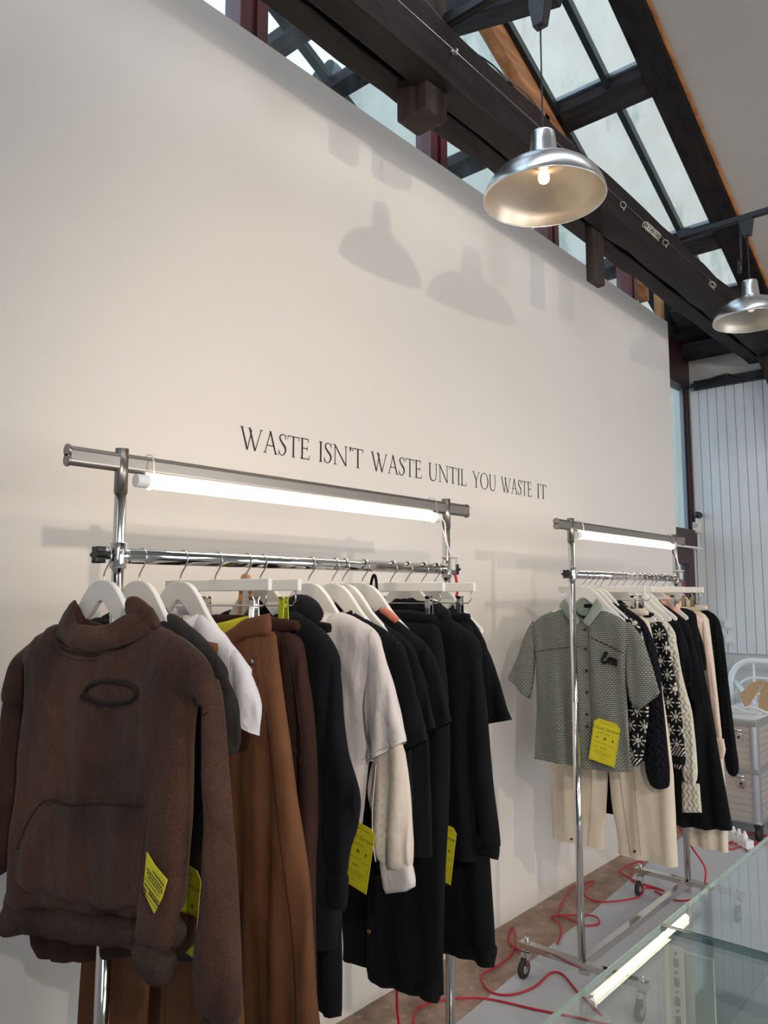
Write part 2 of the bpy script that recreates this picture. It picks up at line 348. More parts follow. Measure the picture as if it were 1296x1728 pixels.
def tag(o, label=None, cat=None, group=None, kind=None):
    if label: o['label'] = label
    if cat: o['category'] = cat
    if group: o['group'] = group
    if kind: o['kind'] = kind
    return o
def thing(name, label, cat, loc, group=None):
    o = bpy.data.objects.new(name, None); C.objects.link(o); o.location = loc; o.empty_display_size = .05
    return tag(o, label, cat, group)
def struct(name, mb, m, parent=None, bevel=0, label=None):
    o = obj(name, mb, m, parent, bevel)
    if parent is None: o['kind'] = 'structure'
    if label: o['label'] = label
    return o
def dup(root, loc, label=None, group=None):
    r = root.copy(); C.objects.link(r); r.location = loc
    if label: r['label'] = label
    if group: r['group'] = group
    for ch in root.children:
        c = ch.copy(); C.objects.link(c); c.parent = r
        for g in ch.children:
            d = g.copy(); C.objects.link(d); d.parent = c
    return r
def smoothpath(pts, k=6):
    P = [Vector(p) for p in pts]; out = []
    for i in range(len(P)-1):
        a = P[max(i-1, 0)]; b = P[i]; c = P[i+1]; d = P[min(i+2, len(P)-1)]
        for j in range(k):
            t = j/k; out.append(.5*((2*b)+(c-a)*t+(2*a-5*b+4*c-d)*t*t+(-a+3*b-3*c+d)*t**3))
    out.append(P[-1]); return out

# ================================================================ THE ROOM
def RZ(x): return 4.6+.45*(4.3-x)
YW = 2.27; XF = 6.45
struct('floor', MB().box(-3, XF, -4, 2.6, -.1, 0), floor_m)
cx = [(-3, 1.55), (2.4, 1.758), (3.03, 1.80), (3.66, 1.835), (4.54, 1.91), (5.0, 1.93), (5.0, -4), (-3, -4)]
cx = [(-3, 1.55), (2.4, 1.758), (3.03, 1.80), (3.66, 1.835), (4.54, 1.91), (XF, 2.0), (XF, -4), (-3, -4)]
mb = MB(); n = len(cx); mb.add([(x, y, .0005) for x, y in cx]+[(x, y, .003) for x, y in cx], [tuple(range(n, 2*n))]+[(i, (i+1) % n, n+(i+1) % n, n+i) for i in range(n)])
tag(obj('floor_covering', mb, carpet_m), 'smooth light grey floor covering laid over the brown floor', 'floor covering')['kind'] = 'structure'
part_o = struct('wall_partition', MB().box(-2.6, 5.655, 2.09, 2.15, 0, 3.595), partition_m, label='tall white freestanding partition wall with lettering')
struct('wall_far', MB().box(XF, XF+.15, -4, 2.265, 0, 3.72), far_plaster)
struct('wall_right', MB().box(-3.1, XF, -4.15, -4, 0, 4.2), far_plaster)
mb = MB()
struct('wall_back', MB().box(-3.15, -3, -4.1, 2.5, 0, 4.4), far_plaster)
# sloped plaster ceiling, room side of the rafter
def sbox(mb, x0, x1, y0, y1, d0, d1):
    v = [(x, y, RZ(x)+d) for x in (x0, x1) for y in (y0, y1) for d in (d0, d1)]
    return mb.add(v, [(0, 1, 3, 2), (4, 6, 7, 5), (0, 4, 5, 1), (2, 3, 7, 6), (0, 2, 6, 4), (1, 5, 7, 3)])
struct('ceiling', sbox(MB(), -3.1, XF+.1, -4.1, 1.475, .02, .14), plaster_m)
struct('wall_gable', MB().prism_x([(-4.1, 4.2), (1.5, 4.2), (1.5, 7.95), (-4.1, 7.95)], -3.15, -3.0), far_plaster)
mb = MB(); mb.prism_y([(-3.1, 4.2), (XF, 3.4), (XF, RZ(XF)), (-3.1, RZ(-3.1))], -4.15, -4.0)
struct('wall_upper_right', mb, far_plaster)
# panelling on the far wall
mb = MB(); y = 2.215; bw = .0705
while y > -1.2:
    mb.box(XF-.018, XF+.01, y-bw+.005, y, 1.09, 3.235); y -= bw
mb.box(XF-.008, XF+.01, -1.2, 2.215, 1.09, 3.235)
struct('trim_1', mb, panel_m, bevel=.002, label='white painted vertical boards on the far wall')
mb = MB(); mb.box(XF-.05, XF, -1.2, 2.17, 3.235, 3.25); mb.box(XF-.055, XF-.045, -1.2, 2.17, 3.235, 3.31)
mb.box(XF-.03, XF, -1.2, 2.17, 3.29, 3.315)
tray = thing('cable_tray', 'dark perforated cable tray along the top of the white boards', 'cable tray', (XF, 1.2, 3.235))
obj('tray', mb, black_metal, tray)
mb = MB(); pts = [(XF-.06, 2.21-.09*i, 3.26+.012*math.sin(i*2.1)+(.05 if i in (2, 3) else 0)) for i in range(18)]
mb.tube(smoothpath(pts), .010, 8); mb.tube(smoothpath([(p[0]-.008, p[1]-.02, p[2]+.02*math.cos(i*1.7)) for i, p in enumerate(pts)]), .006, 8)
obj('cable_bundle', mb, black_plastic, tray)
struct('trim_2', MB().box(XF-.14, XF, -4, 2.30, 3.50, RZ(XF)-.02), dark_y, label='dark timber plate at the top of the far wall')

# ---- timber roof: named things
def timber(name, mb, m, label, cat='beam', group=None, bevel=.006):
    o = obj(name, mb, m, None, bevel); tag(o, label, cat, group); o['kind'] = 'structure'; return o
mb = MB()
def rough_beam(x0, x1, y0, y1, z0, z1, step=.22, a=.007):
    mb = MB(); xs = []; x = x0
    while x < x1: xs.append(x); x += step
    xs.append(x1); vs_ = []
    for i, x in enumerate(xs):
        for (yy, z) in ((y0, z0), (y1, z0), (y1, z1), (y0, z1)):
            vs_.append((x, yy+random.uniform(-a, a), z+random.uniform(-a, a)))
    fs = [(0, 1, 2, 3), tuple(len(vs_)-4+k for k in (3, 2, 1, 0))]
    for i in range(len(xs)-1):
        for k in range(4): fs.append((i*4+k, i*4+(k+1) % 4, i*4+4+(k+1) % 4, i*4+4+k))
    return mb.add(vs_, fs)
timber('tie_beam', rough_beam(-2.9, 6.3, 1.457, 1.56, 3.30, 3.505), dark_x, 'long dark timber tie beam nearest the lamps, with steel wire on it')
timber('tie_beam', rough_beam(-2.9, 6.3, 1.605, 1.70, 3.335, 3.56), dark_x, 'second dark timber tie beam behind the first, nearer the glazing')
sb = sbox(MB(), -3, XF+.05, 1.485, 1.655, -.02, .16)
timber('rafter', sb, dark_x, 'broad dark sloping rafter between rooflight and plaster ceiling')
timber('rafter_edge_strip', sbox(MB(), -3, XF, 1.462, 1.484, -.005, .02), pine_x, 'thin orange wooden strip edging the rafter beside the ceiling', 'strip')
for X, lab in ((.65, 'dark cross purlin highest up the rooflight'), (1.85, 'dark cross purlin near the top of the rooflight'), (3.05, 'dark cross purlin above the square post stub'), (4.25, 'dark cross purlin behind the near pendant lamp cord'), (5.45, 'dark cross purlin beside the small far rooflight pane'), (6.05, 'dark lowest cross purlin close to the far wall')):
    mb = MB(); sbox(mb, X, X+.14, 1.655, YW, 0, .10)
    timber('purlin', mb, dark_y, lab)
    mb = MB(); sbox(mb, X-.015, X+.012, 1.655, YW, .075, .10); timber('flashing_strip', mb, flashing, 'thin grey metal flashing on the '+lab[5:], 'flashing', 'flashings on the purlins', 0)
bar = sbox(MB(), -3, 6.05, 1.862, 1.90, .03, .10)
timber('glazing_bar', bar, steel_bar, 'slim dark glazing bar down the middle of the rooflight', 'glazing bar', None, .002)
timber('sloping_plate', sbox(MB(), -2.5, 5.70, YW-.03, YW+.05, -.16, .0), pine_x, 'knotty light pine plate sloping along the top of the windows')
timber('edge_bar', sbox(MB(), -2.5, 6.3, YW-.06, YW+.06, .0, .06), steel_bar, 'black metal edge bar above the sloping pine plate', 'glazing bar', None, .002)
k = 1
for X0, X1 in ((-.5, .65), (.79, 1.85), (1.99, 3.05), (3.19, 4.25), (4.39, 5.45), (5.59, 6.05)):
    for Y0, Y1 in ((1.655, 1.862), (1.90, YW-.0)):
        v = [(X0, Y0, RZ(X0)+.08), (X1, Y0, RZ(X1)+.08), (X1, Y1, RZ(X1)+.08), (X0, Y1, RZ(X0)+.08)]
        struct('window_%d' % k, MB().add(v, [(0, 1, 2, 3)]), roof_glass); k += 1
timber('roof_boarding', sbox(MB(), 6.19, XF+.1, 1.655, YW+.1, .0, .1), dark_y, 'dark boarding over the last bay by the far wall', 'roof boarding')
# sandwiched posts
timber('post_stub', MB().box(1.948, 2.070, 1.507, 1.642, 3.20, 5.55), dark_z, 'square dark timber post stub hanging below the twin beams', 'post', None, .008)
timber('post_stub', MB().box(3.31, 3.43, 1.562, 1.604, 3.04, 3.50), dark_z, 'darker narrow post stub behind the beams, over the partition top', 'post', None, .006)
timber('stud', MB().box(5.54, 5.61, 2.095, 2.145, 3.596, 4.02), pine_z, 'light pine stud standing at the far end of the partition', 'stud', None, .003)
timber('strut', MB().beam((3.0, 1.55, 4.365), (3.0, 2.20, 4.53), .14, .16), dark_y, 'weathered dark strut overhead at the top of the photo', 'strut', None, .012)
timber('knee_brace', MB().beam((6.12, 1.565, 3.52), (6.12, 1.30, 2.60), .14, .20, (1, 0, 0)), dark_z, 'dark leaning brace at the right edge below the beams', 'brace', None, .006)

# window wall behind the partition
for i, (X, lab) in enumerate(((.5, 'oxblood window post furthest left behind the partition'), (1.72, 'oxblood window post at the top left corner of the photo'), (2.93, 'oxblood window post under the square post stub'), (4.12, 'oxblood window post below the near pendant lamp'), (5.33, 'oxblood window post close to the pine stud'))):
    t = thing('window_post', lab, 'window post', (X, YW, 0)); t['kind'] = 'structure'
    obj('frame', MB().box(X, X+.055, YW-.03, YW+.07, 0, RZ(X)-.1), red_m, t, .002)
    obj('frame', MB().box(X+.085, X+.14, YW-.03, YW+.07, 0, RZ(X)-.17), red_m, t, .002)
    obj('mullion', MB().box(X+.055, X+.085, YW-.005, YW+.05, 0, RZ(X)-.16), redlight_m, t)
for i, (X0, X1) in enumerate(((-.6, .5), (.64, 1.72), (1.86, 2.93), (3.07, 4.12), (4.26, 5.33))):
    v = [(X0, YW+.03, .1), (X1, YW+.03, .1), (X1, YW+.03, RZ(X1)-.16), (X0, YW+.03, RZ(X0)-.16)]
    struct('window_%d' % (20+i), MB().add(v, [(0, 1, 2, 3)]), win_glass)
    struct('trim_%d' % (20+i), MB().box(X0, X1, YW, YW+.06, 0, .1), red_m)
# last bay: tall window, transom, door below, visible beside the partition end
t = thing('corner_window', 'dark maroon framed window in the corner beside the partition end', 'window', (6.0, YW, 0)); t['kind'] = 'structure'
obj('frame', MB().box(6.395, 6.45, YW-.04, YW+.02, 1.93, 3.56), maroon_dark, t, .003)
obj('frame', MB().box(5.47, 6.45, YW-.05, YW+.05, 3.26, 3.64), maroon_dark, t, .003)
obj('transom', MB().box(5.47, 6.42, YW-.07, YW+.05, 1.93, 2.07), maroon_dark, t, .003)
obj('sill', MB().box(5.47, 6.44, YW-.10, YW+.02, 1.915, 1.93), white_paint, t)
obj('pane', MB().box(5.47, 6.395, YW+.01, YW+.015, 2.07, 3.26), win_glass, t)
obj('glazing_bar', MB().box(6.36, 6.372, YW-.02, YW+.005, 2.07, 3.26), flashing, t)
t = thing('corner_door', 'dark maroon glazed door in the corner under the window', 'door', (6.0, YW, 0)); t['kind'] = 'structure'
obj('stile', MB().box(6.22, 6.33, YW-.07, YW, 0, 1.91), maroon_dark, t, .003)
obj('rail', MB().box(5.5, 6.22, YW-.07, YW, 1.79, 1.91), maroon_dark, t, .003)
obj('rail', MB().box(5.5, 6.22, YW-.07, YW, 0, .2), maroon_dark, t, .003)
obj('stile', MB().box(5.47, 5.55, YW-.07, YW, 0, 1.79), maroon_dark, t, .003)
obj('pane', MB().box(5.55, 6.22, YW-.03, YW-.025, .2, 1.79), win_glass, t)
struct('wall_corner', MB().box(6.33, XF, YW-.05, YW+.1, 0, 1.915), far_plaster)

# ---- outdoors: neighbouring canopy, gable wall, ground
mb = MB()
for X, w_ in ((.65, .15), (1.85, .15), (3.05, .11), (3.44, .1), (4.25, .12), (5.45, .12)):
    cnp = sbox(MB(), X, X+w_, YW+.1, 4.3, -.02, .06); timber('canopy_purlin', cnp, dark_y, 'dark cross bar of the outdoor glass canopy at %s' % {.65: 'its top end', 1.85: 'its upper part', 3.05: 'the post with light sky behind', 3.44: 'the gap left of the grey gable wall', 4.25: 'the middle behind the lamp shade', 5.45: 'the low end near the pine stud'}[X], 'canopy bar', None, .003)
timber('canopy_bar', sbox(MB(), .2, 6.0, 3.46, 3.52, .0, .06), steel_bar, 'long sloping bar of the outdoor canopy seen over the partition', 'canopy bar', None, .002)
timber('canopy_bar', sbox(MB(), .2, 6.0, 4.3, 4.4, -.02, .08), steel_bar, 'outer sloping bar of the outdoor canopy', 'canopy bar', None, .002)
mb = MB(); v = [(.2, YW+.12, RZ(.2)+.05), (6, YW+.12, RZ(6)+.05), (6, 4.3, RZ(6)+.05), (.2, 4.3, RZ(.2)+.05)]
struct('window_30', MB().add(v, [(0, 1, 2, 3)]), win_glass)
gw = MB().prism_x([(-8, -1), (9.6, -1), (9.6, 10.6), (9.3, 10.75), (7.6, 13.3), (6.2, 16), (-8, 16)], 9.5, 9.9)
tag(obj('neighbouring_gable_wall', gw, stucco), 'weathered pale rendered wall outside the rooflight', 'outside wall')['kind'] = 'structure'
tag(obj('ground_outside', MB().box(-12, 30, 2.6, 25, -.2, -.05), mat('outdoor_paving', hexc(130, 130, 126), .9, var=.1)), 'grey paving outside the windows', 'ground')['kind'] = 'structure'
mb = MB()
for (dy, dz, r) in ((0, 0, .16), (.28, .05, .16), (.13, -.16, .14)): mb.lathe([(r*.98, -.1), (r, 0), (r*.9, .12), (.02, .14)], (9.0, 9.36-dy, 10.72+dz), 20, 'x')
tag(obj('rooftop_vent', mb, mat('vent_grey', (.10, .12, .12, 1), .6)), 'cluster of grey round vents on the roof outside', 'vent')

# ================================================================ LETTERING on the partition
TH, TN = .085, .042
def stroke(p, q, w):        # parallelogram with horizontal cut ends
    return [(p[0]-w/2, p[1]), (p[0]+w/2, p[1]), (q[0]+w/2, q[1]), (q[0]-w/2, q[1])]
def hbar(x0, x1, y, t=TN): return [(x0, y-t/2), (x1, y-t/2), (x1, y+t/2), (x0, y+t/2)]
def serif(x, y, w=.13): s = 1 if y < .5 else -1; return [(x-w, y), (x+w, y), (x+w*.45, y+s*.035), (x-w*.45, y+s*.035)]
def ribbon(pts, ws):
    P = [Vector((a, b, 0)) for a, b in pts]; out = []
    L = []; R_ = []
    for i, p in enumerate(P):
        t = (P[min(i+1, len(P)-1)]-P[max(i-1, 0)]).normalized(); nn = Vector((-t.y, t.x, 0)); L.append(p+nn*ws[i]/2); R_.append(p-nn*ws[i]/2)
    for i in range(len(P)-1): out.append([(L[i].x, L[i].y), (L[i+1].x, L[i+1].y), (R_[i+1].x, R_[i+1].y), (R_[i].x, R_[i].y)])
    return out
def spl(pts, ws, k=7):
    sp = smoothpath([(a, b, w) for (a, b), w in zip(pts, ws)], k); return ribbon([(p.x, p.y) for p in sp], [p.z for p in sp])
def glyph(ch):
    if ch == 'W': return 1.22, [stroke((.10, 1), (.40, 0), TH), stroke((.40, 0), (.62, .94), TN), stroke((.50, 1), (.80, 0), TH), stroke((.80, 0), (1.12, 1), TN), serif(.10, 1, .13), serif(.50, 1, .11), serif(1.12, 1, .1)]
    if ch == 'A': return .82, [stroke((.10, 0), (.40, 1), TN), stroke((.70, 0), (.38, 1.03), TH), hbar(.2, .6, .36), serif(.10, 0, .11), serif(.71, 0, .13)]
    if ch == 'S': return .50, spl([(.42, .80), (.39, .93), (.25, .985), (.12, .90), (.11, .75), (.25, .56), (.39, .40), (.41, .20), (.27, .02), (.12, .05), (.05, .22)], [.02, .04, .045, .06, .08, .10, .10, .075, .045, .04, .02])+[stroke((.42, .76), (.42, .97), .03), stroke((.05, .04), (.05, .26), .03)]
    if ch == 'T': return .74, [stroke((.37, 0), (.37, .98), TH), hbar(.04, .70, .97), stroke((.045, .80), (.05, .98), .03), stroke((.695, .80), (.69, .98), .03), serif(.37, 0)]
    if ch == 'E': return .62, [stroke((.14, 0), (.14, 1), TH), hbar(.03, .50, .98), hbar(.14, .44, .52), hbar(.03, .56, .02), stroke((.50, .82), (.49, 1), .03), stroke((.44, .43), (.44, .61), .03), stroke((.575, .2), (.55, 0), .03)]
    if ch == 'I': return .32, [stroke((.16, 0), (.16, 1), TH), serif(.16, 0), serif(.16, 1)]
    if ch == 'N': return .94, [stroke((.16, 0), (.16, 1), TN), stroke((.13, 1), (.80, 0), TH), stroke((.80, 0), (.80, 1), TN), serif(.16, 0, .12), serif(.10, 1, .09), serif(.80, 1, .12)]
    if ch == "'": return .22, spl([(.10, 1.0), (.14, .93), (.11, .82), (.05, .76)], [.09, .10, .05, .01])
    if ch == 'U': return .86, spl([(.16, 1), (.16, .6), (.17, .25), (.26, .05), (.43, .0), (.60, .06), (.69, .28), (.70, .6), (.70, 1)], [TH, TH, TH, .07, .05, TN, TN, TN, TN])+[serif(.16, 1), serif(.70, 1, .11)]
    if ch == 'L': return .60, [stroke((.15, 0), (.15, 1), TH), serif(.15, 1), hbar(.03, .54, .02), stroke((.555, .2), (.53, 0), .03)]
    if ch == 'Y': return .78, [stroke((.10, 1), (.39, .47), TH), stroke((.39, .47), (.69, 1), TN), stroke((.39, 0), (.39, .5), TH), serif(.10, 1, .11), serif(.69, 1, .1), serif(.39, 0)]
    if ch == 'O':
        out = []; n = 28
        for i in range(n):
            a, b = 2*PI*i/n, 2*PI*(i+1)/n
            o = lambda t, rx, ry: (.47+rx*math.cos(t), .5+ry*math.sin(t))
            out.append([o(a, .43, .52), o(b, .43, .52), o(b+.06, .345, .485), o(a+.06, .345, .485)])
        return .94, out
words = [('WASTE', 1.639, 1.972), ("ISN'T", 2.012, 2.270), ('WASTE', 2.312, 2.652), ('UNTIL', 2.694, 2.994), ('YOU', 3.041, 3.252), ('WASTE', 3.293, 3.600), ('IT', 3.648, 3.756)]
lett = thing('wall_lettering', 'line of thin black serif capitals across the white partition', 'lettering', (2.7, 2.089, 2.05)); lett['kind'] = 'structure'
HC = .079
for wd, x0, x1 in words:
    tot = sum(glyph(c)[0] for c in wd); sc = (x1-x0)/tot; x = x0
    for c in wd:
        wdt, polys = glyph(c); mb = MB(); z0 = 2.049+(x-1.64)*.0092
        for i, pl in enumerate(polys):
            P = [(x+a*sc, z0+b*HC) for a, b in pl]
            v = [(px, 2.0885, pz) for px, pz in P]; mb.add(v, [tuple(range(len(v)))])
        obj('letter', mb, ink, lett); x += wdt*sc

# ================================================================ GARMENT RAILS
RY, RZ_RAIL = 1.502, 1.632
def octo(mb, pts_yz_r, x0, x1):
    # double-tube (figure of eight) section along x
    pr = []
    for k in range(12): a = PI*k/11; pr.append((RY+.0105*math.cos(a), 1.832+.010+.0105*math.sin(a)))
    for k in range(12): a = PI+PI*k/11; pr.append((RY+.0105*math.cos(a), 1.832-.010+.0105*math.sin(a)))
    return mb.prism_x(pr, x0, x1)
def make_rail(x0, x1, label):
    t = thing('garment_rail', label, 'clothes rail', (x0, RY, 0), 'chrome garment rails')
    for X in (x0, x1):
        obj('upright', MB().cyl((X, RY, .10), (X, RY, 1.80), .0128, 28), chrome, t)
        obj('sleeve', MB().cyl((X, RY, 1.765), (X, RY, 1.862), .0143, 28), chrome_brushed, t)
        obj('lower_post', MB().cyl((X, RY, .10), (X, RY, 1.12), .0148, 28), chrome, t)
        s = -1 if X == x0 else 1
        c = obj('clamp', MB().cyl((X, RY, RZ_RAIL-.028), (X, RY, RZ_RAIL+.028), .0175, 28).cyl((X, RY, RZ_RAIL), (X-s*.02, RY, RZ_RAIL), .0175, 24), chrome, t, .002)
        kn = MB(); kn.cyl((X+s*.015, RY, RZ_RAIL), (X+s*.04, RY, RZ_RAIL), .009, 14)
        pr = [((.0165+.004*math.cos(6*a))*math.cos(a)+RY, (.0165+.004*math.cos(6*a))*math.sin(a)+RZ_RAIL) for a in [2*PI*i/36 for i in range(36)]]
        a0, a1 = sorted((X+s*.034, X+s*.055)); kn.prism_x(pr, a0, a1)
        obj('clamp_knob', kn, black_plastic, c, .002)
        mb = MB(); mb.box(X-.0165, X+.0165, 1.235, 1.775, .107, .133); obj('foot_bar', mb, chrome, t, .002)
        for Y in (1.262, 1.748):
            cs = MB(); cs.cyl((X, Y, .098), (X, Y, .107), .017, 18); cs.cyl((X, Y, .099), (X, Y, .139), .006, 12); cs.cyl((X, Y, .133), (X, Y, .139), .012, 6); cs.lathe([(.009, 0), (.010, .008), (.006, .015), (.0, .018)], (X, Y, .139), 14)
            f = obj('caster', cs, chrome, t)
            fk = MB(); ox = -.012
            for sy in (-1, 1):
                pts = [(X-.016, .098), (X+.016, .098), (X+.014+ox, .075), (X+.008+ox*2, .030), (X-.008+ox*2, .030), (X-.016+ox, .07)]
                fk.prism_y(pts, Y+sy*.014-.001, Y+sy*.014+.001)
            fk.box(X-.016, X+.016, Y-.015, Y+.015, .095, .098); fk.cyl((X-.024, Y-.018, .0375), (X-.024, Y+.018, .0375), .005, 12)
            obj('fork', fk, chrome, f)
            wh = MB(); wh.lathe([(.012, -.009), (.026, -.010), (.034, -.0095), (.0372, -.006), (.0375, 0), (.0372, .006), (.034, .0095), (.026, .010), (.012, .009)], (X-.024, Y, .0375), 32, 'y')
            obj('wheel', wh, rubber, f)
            hb = MB(); hb.lathe([(.0, -.0112), (.015, -.0112), (.017, -.009), (.017, .009), (.015, .0112), (.0, .0112)], (X-.024, Y, .0375), 20, 'y'); obj('wheel_hub', hb, mat('wheel_hub_grey', (.35, .36, .37, 1), .4), f)
    obj('hanging_bar', MB().cyl((x0, RY, RZ_RAIL), (x1, RY, RZ_RAIL), .0165, 32), chrome, t)
    xe0, xe1 = x0-.118, x1+.112
    obj('top_bar', octo(MB(), None, xe0, xe1), chrome_brushed, t)
    for X, s in ((xe0, -1), (xe1, 1)):
        mb = MB()
        for dz in (.010, -.010): mb.cyl((X, RY, 1.832+dz), (X+s*.006, RY, 1.832+dz), .0135, 20)
        obj('end_cap', mb, white_plastic if 0 else chrome_brushed, t, .001)
    obj('base_bar', MB().box(x0+.01, x1-.01, RY-.0165, RY+.0165, .105, .135), chrome, t, .002)
    for X in (x0+.02, x1-.02): obj('bracket', MB().box(X-.012, X+.012, RY-.02, RY+.02, .075, .107), chrome, t, .002)
    return t
make_rail(.863, 2.032, 'near chrome clothes rail on casters in front of the lettered partition')
make_rail(2.893, 4.035, 'far chrome clothes rail on casters, behind the glass display case')
def tube_light(x0, x1, label):
    Y, Z = RY-.008, 1.796
    t = thing('tube_light', label, 'light tube', ((x0+x1)/2, Y, Z), 'tube lights under the top bars')
    obj('tube', MB().cyl((x0+.03, Y, Z), (x1-.03, Y, Z), .0145, 24), tube_m, t)
    for a, b in ((x0, x0+.03), (x1-.03, x1)): obj('end_cap', MB().cyl((a, Y, Z), (b, Y, Z), .0148, 24), white_plastic, t, .002)
    for X in (x0+.035, x1-.035):
        pts = [(X, Y+.0165*math.sin(a), Z-.0165*math.cos(a)) for a in [-1.6+3.2*i/8 for i in range(9)]]
        loop = pts+[(X, RY+.014, 1.83), (X, RY+.012, 1.853), (X, RY, 1.857), (X, RY-.015, 1.853), (X, RY-.0245, 1.83)]
        obj('clip', MB().tube(smoothpath(loop+[loop[0]], 3), .0022, 6), clear_plastic, t)
    return t
tube_light(.892, 1.985, 'long lit tube light under the top bar of the near rail')
tube_light(2.925, 4.0, 'long lit tube light under the top bar of the far rail')
for x1, which in ((2.032, 'near'), (4.035, 'far')):
    t = thing('tube_cable', 'white cable dropping from the %s tube light to a clear connector' % which, 'cable', (x1-.03, RY-.02, 1.7), 'tube light cables')
    obj('wire', MB().tube(smoothpath([(x1-.047, RY-.01, 1.796), (x1-.03, RY-.016, 1.78), (x1-.034, RY-.025, 1.72), (x1-.012, RY-.028, 1.67)]), .0028, 8), white_plastic, t)
    obj('wire', MB().tube(smoothpath([(x1-.047, RY-.01, 1.79), (x1-.04, RY-.018, 1.75), (x1-.028, RY-.03, 1.70), (x1-.014, RY-.03, 1.67)]), .002, 8), white_plastic, t)
    obj('connector', MB().obox((x1-.006, RY-.03, 1.645), (.012, 0, 0), (0, .008, 0), (.006, 0, .028)), clear_plastic, t, .003)
    obj('connector_core', MB().box(x1-.014, x1+.002, RY-.034, RY-.026, 1.628, 1.662), white_plastic, t, .001)
    obj('tie', MB().tube([(x1+.017*math.cos(a), RY+.03*math.sin(a)-.012, 1.672) for a in [2*PI*i/16 for i in range(16)]], .0018, 6, True), white_plastic, t)

# ---------------------------------------------------------------- hangers
def y_of(u): return 1.508-u
def hook_pts(X):
    cz, r = 1.6295, .0205; pts = [(X, y_of(0), 1.570), (X, y_of(0), 1.590), (X, y_of(.006), 1.600), (X, y_of(.017), 1.612)]
    for i in range(15):
        a = math.radians(-40+i*17); pts.append((X, 1.502-r*math.cos(a), cz+r*math.sin(a)))
    return pts
def hook_obj(t, X): return obj('hook', MB().tube(smoothpath(hook_pts(X), 3), .0019, 8), chrome, t)
def shirt_hanger(X, label, group, dz=0):
    t = thing('clothes_hanger', label, 'hanger', (X, 1.508, 1.58), group)
    top = [(0, 1.580), (.022, 1.578), (.045, 1.570), (.068, 1.552), (.088, 1.531), (.112, 1.504), (.14, 1.480), (.165, 1.460), (.18, 1.446)]
    bot = [(.218, 1.448), (.19, 1.448), (.15, 1.460), (.105, 1.480), (.065, 1.506), (.03, 1.530), (.008, 1.543), (0, 1.544)]
    rt = top+bot; poly = rt+[(-a, b) for a, b in reversed(rt[1:-1])]
    # build as quads for clean fill
    mb = MB(); n = len(top); bt = [(.182, 1.434), (.170, 1.428), (.150, 1.430), (.120, 1.446), (.092, 1.467), (.064, 1.491), (.038, 1.513), (.014, 1.532), (0, 1.537)][::-1]
    sp = smoothpath([(a, b, 0) for a, b in top], 3); sb_ = smoothpath([(a, b, 0) for a, b in bt], 3)
    T = [(-p.x, p.y) for p in reversed(sp[1:])]+[(p.x, p.y) for p in sp]; B = [(-p.x, p.y) for p in reversed(sb_[1:])]+[(p.x, p.y) for p in sb_]
    m = len(T); hw = .0065
    vs_ = [(X-hw, y_of(u), z+dz) for u, z in T]+[(X-hw, y_of(u), z+dz) for u, z in B]+[(X+hw, y_of(u), z+dz) for u, z in T]+[(X+hw, y_of(u), z+dz) for u, z in B]
    fs = []
    for i in range(m-1):
        fs += [(i, i+1, m+i+1, m+i), (2*m+i, 3*m+i, 3*m+i+1, 2*m+i+1), (i, 2*m+i, 2*m+i+1, i+1), (m+i, m+i+1, 3*m+i+1, 3*m+i)]
    fs += [(0, m, 3*m, 2*m), (m-1, 3*m-1, 4*m-1, 2*m-1)]
    mb.add(vs_, fs); obj('body', mb, white_paint, t, .0025); hook_obj(t, X)
    return t
def clip_metal(t, X, u, m=chrome):
    y = y_of(u); mb = MB()
    for s in (-1, 1):
        mb.obox((X+s*.0070, y, 1.514), (.0010, 0, 0), (0, .0085, 0), (-s*.0015, 0, .024))
        for k in range(3): mb.obox((X+s*.0083, y-.005+.005*k, 1.508), (.0008, 0, 0), (0, .0010, 0), (-s*.001, 0, .015))
        mb.obox((X+s*.0075, y, 1.540), (.001, 0, 0), (0, .0075, 0), (s*.003, 0, .005))
    mb.cyl((X, y-.008, 1.524), (X, y+.008, 1.524), .0045, 10)
    return obj('clip', mb, m, t)
yel_clip = mat('yellow_clip', hexc(170, 176, 40), .35, .4)
def clip_hanger(X, label, group, clip_u=(-.15, .145), cm=chrome):
    t = thing('clip_hanger', label, 'hanger', (X, 1.508, 1.58), group)
    obj('bar', MB().box(X-.006, X+.006, y_of(.20), y_of(-.20), 1.558, 1.585), white_paint, t, .002)
    pts = [(X, y_of(-.186), 1.562), (X, y_of(-.186), 1.535), (X, y_of(-.176), 1.524), (X, y_of(0), 1.524), (X, y_of(.176), 1.524), (X, y_of(.186), 1.535), (X, y_of(.186), 1.562)]
    obj('wire', MB().tube(pts, .0017, 8), chrome, t)
    for u in clip_u: c = clip_metal(t, X, u, cm if u == clip_u[-1] else chrome)
    hook_obj(t, X); return t

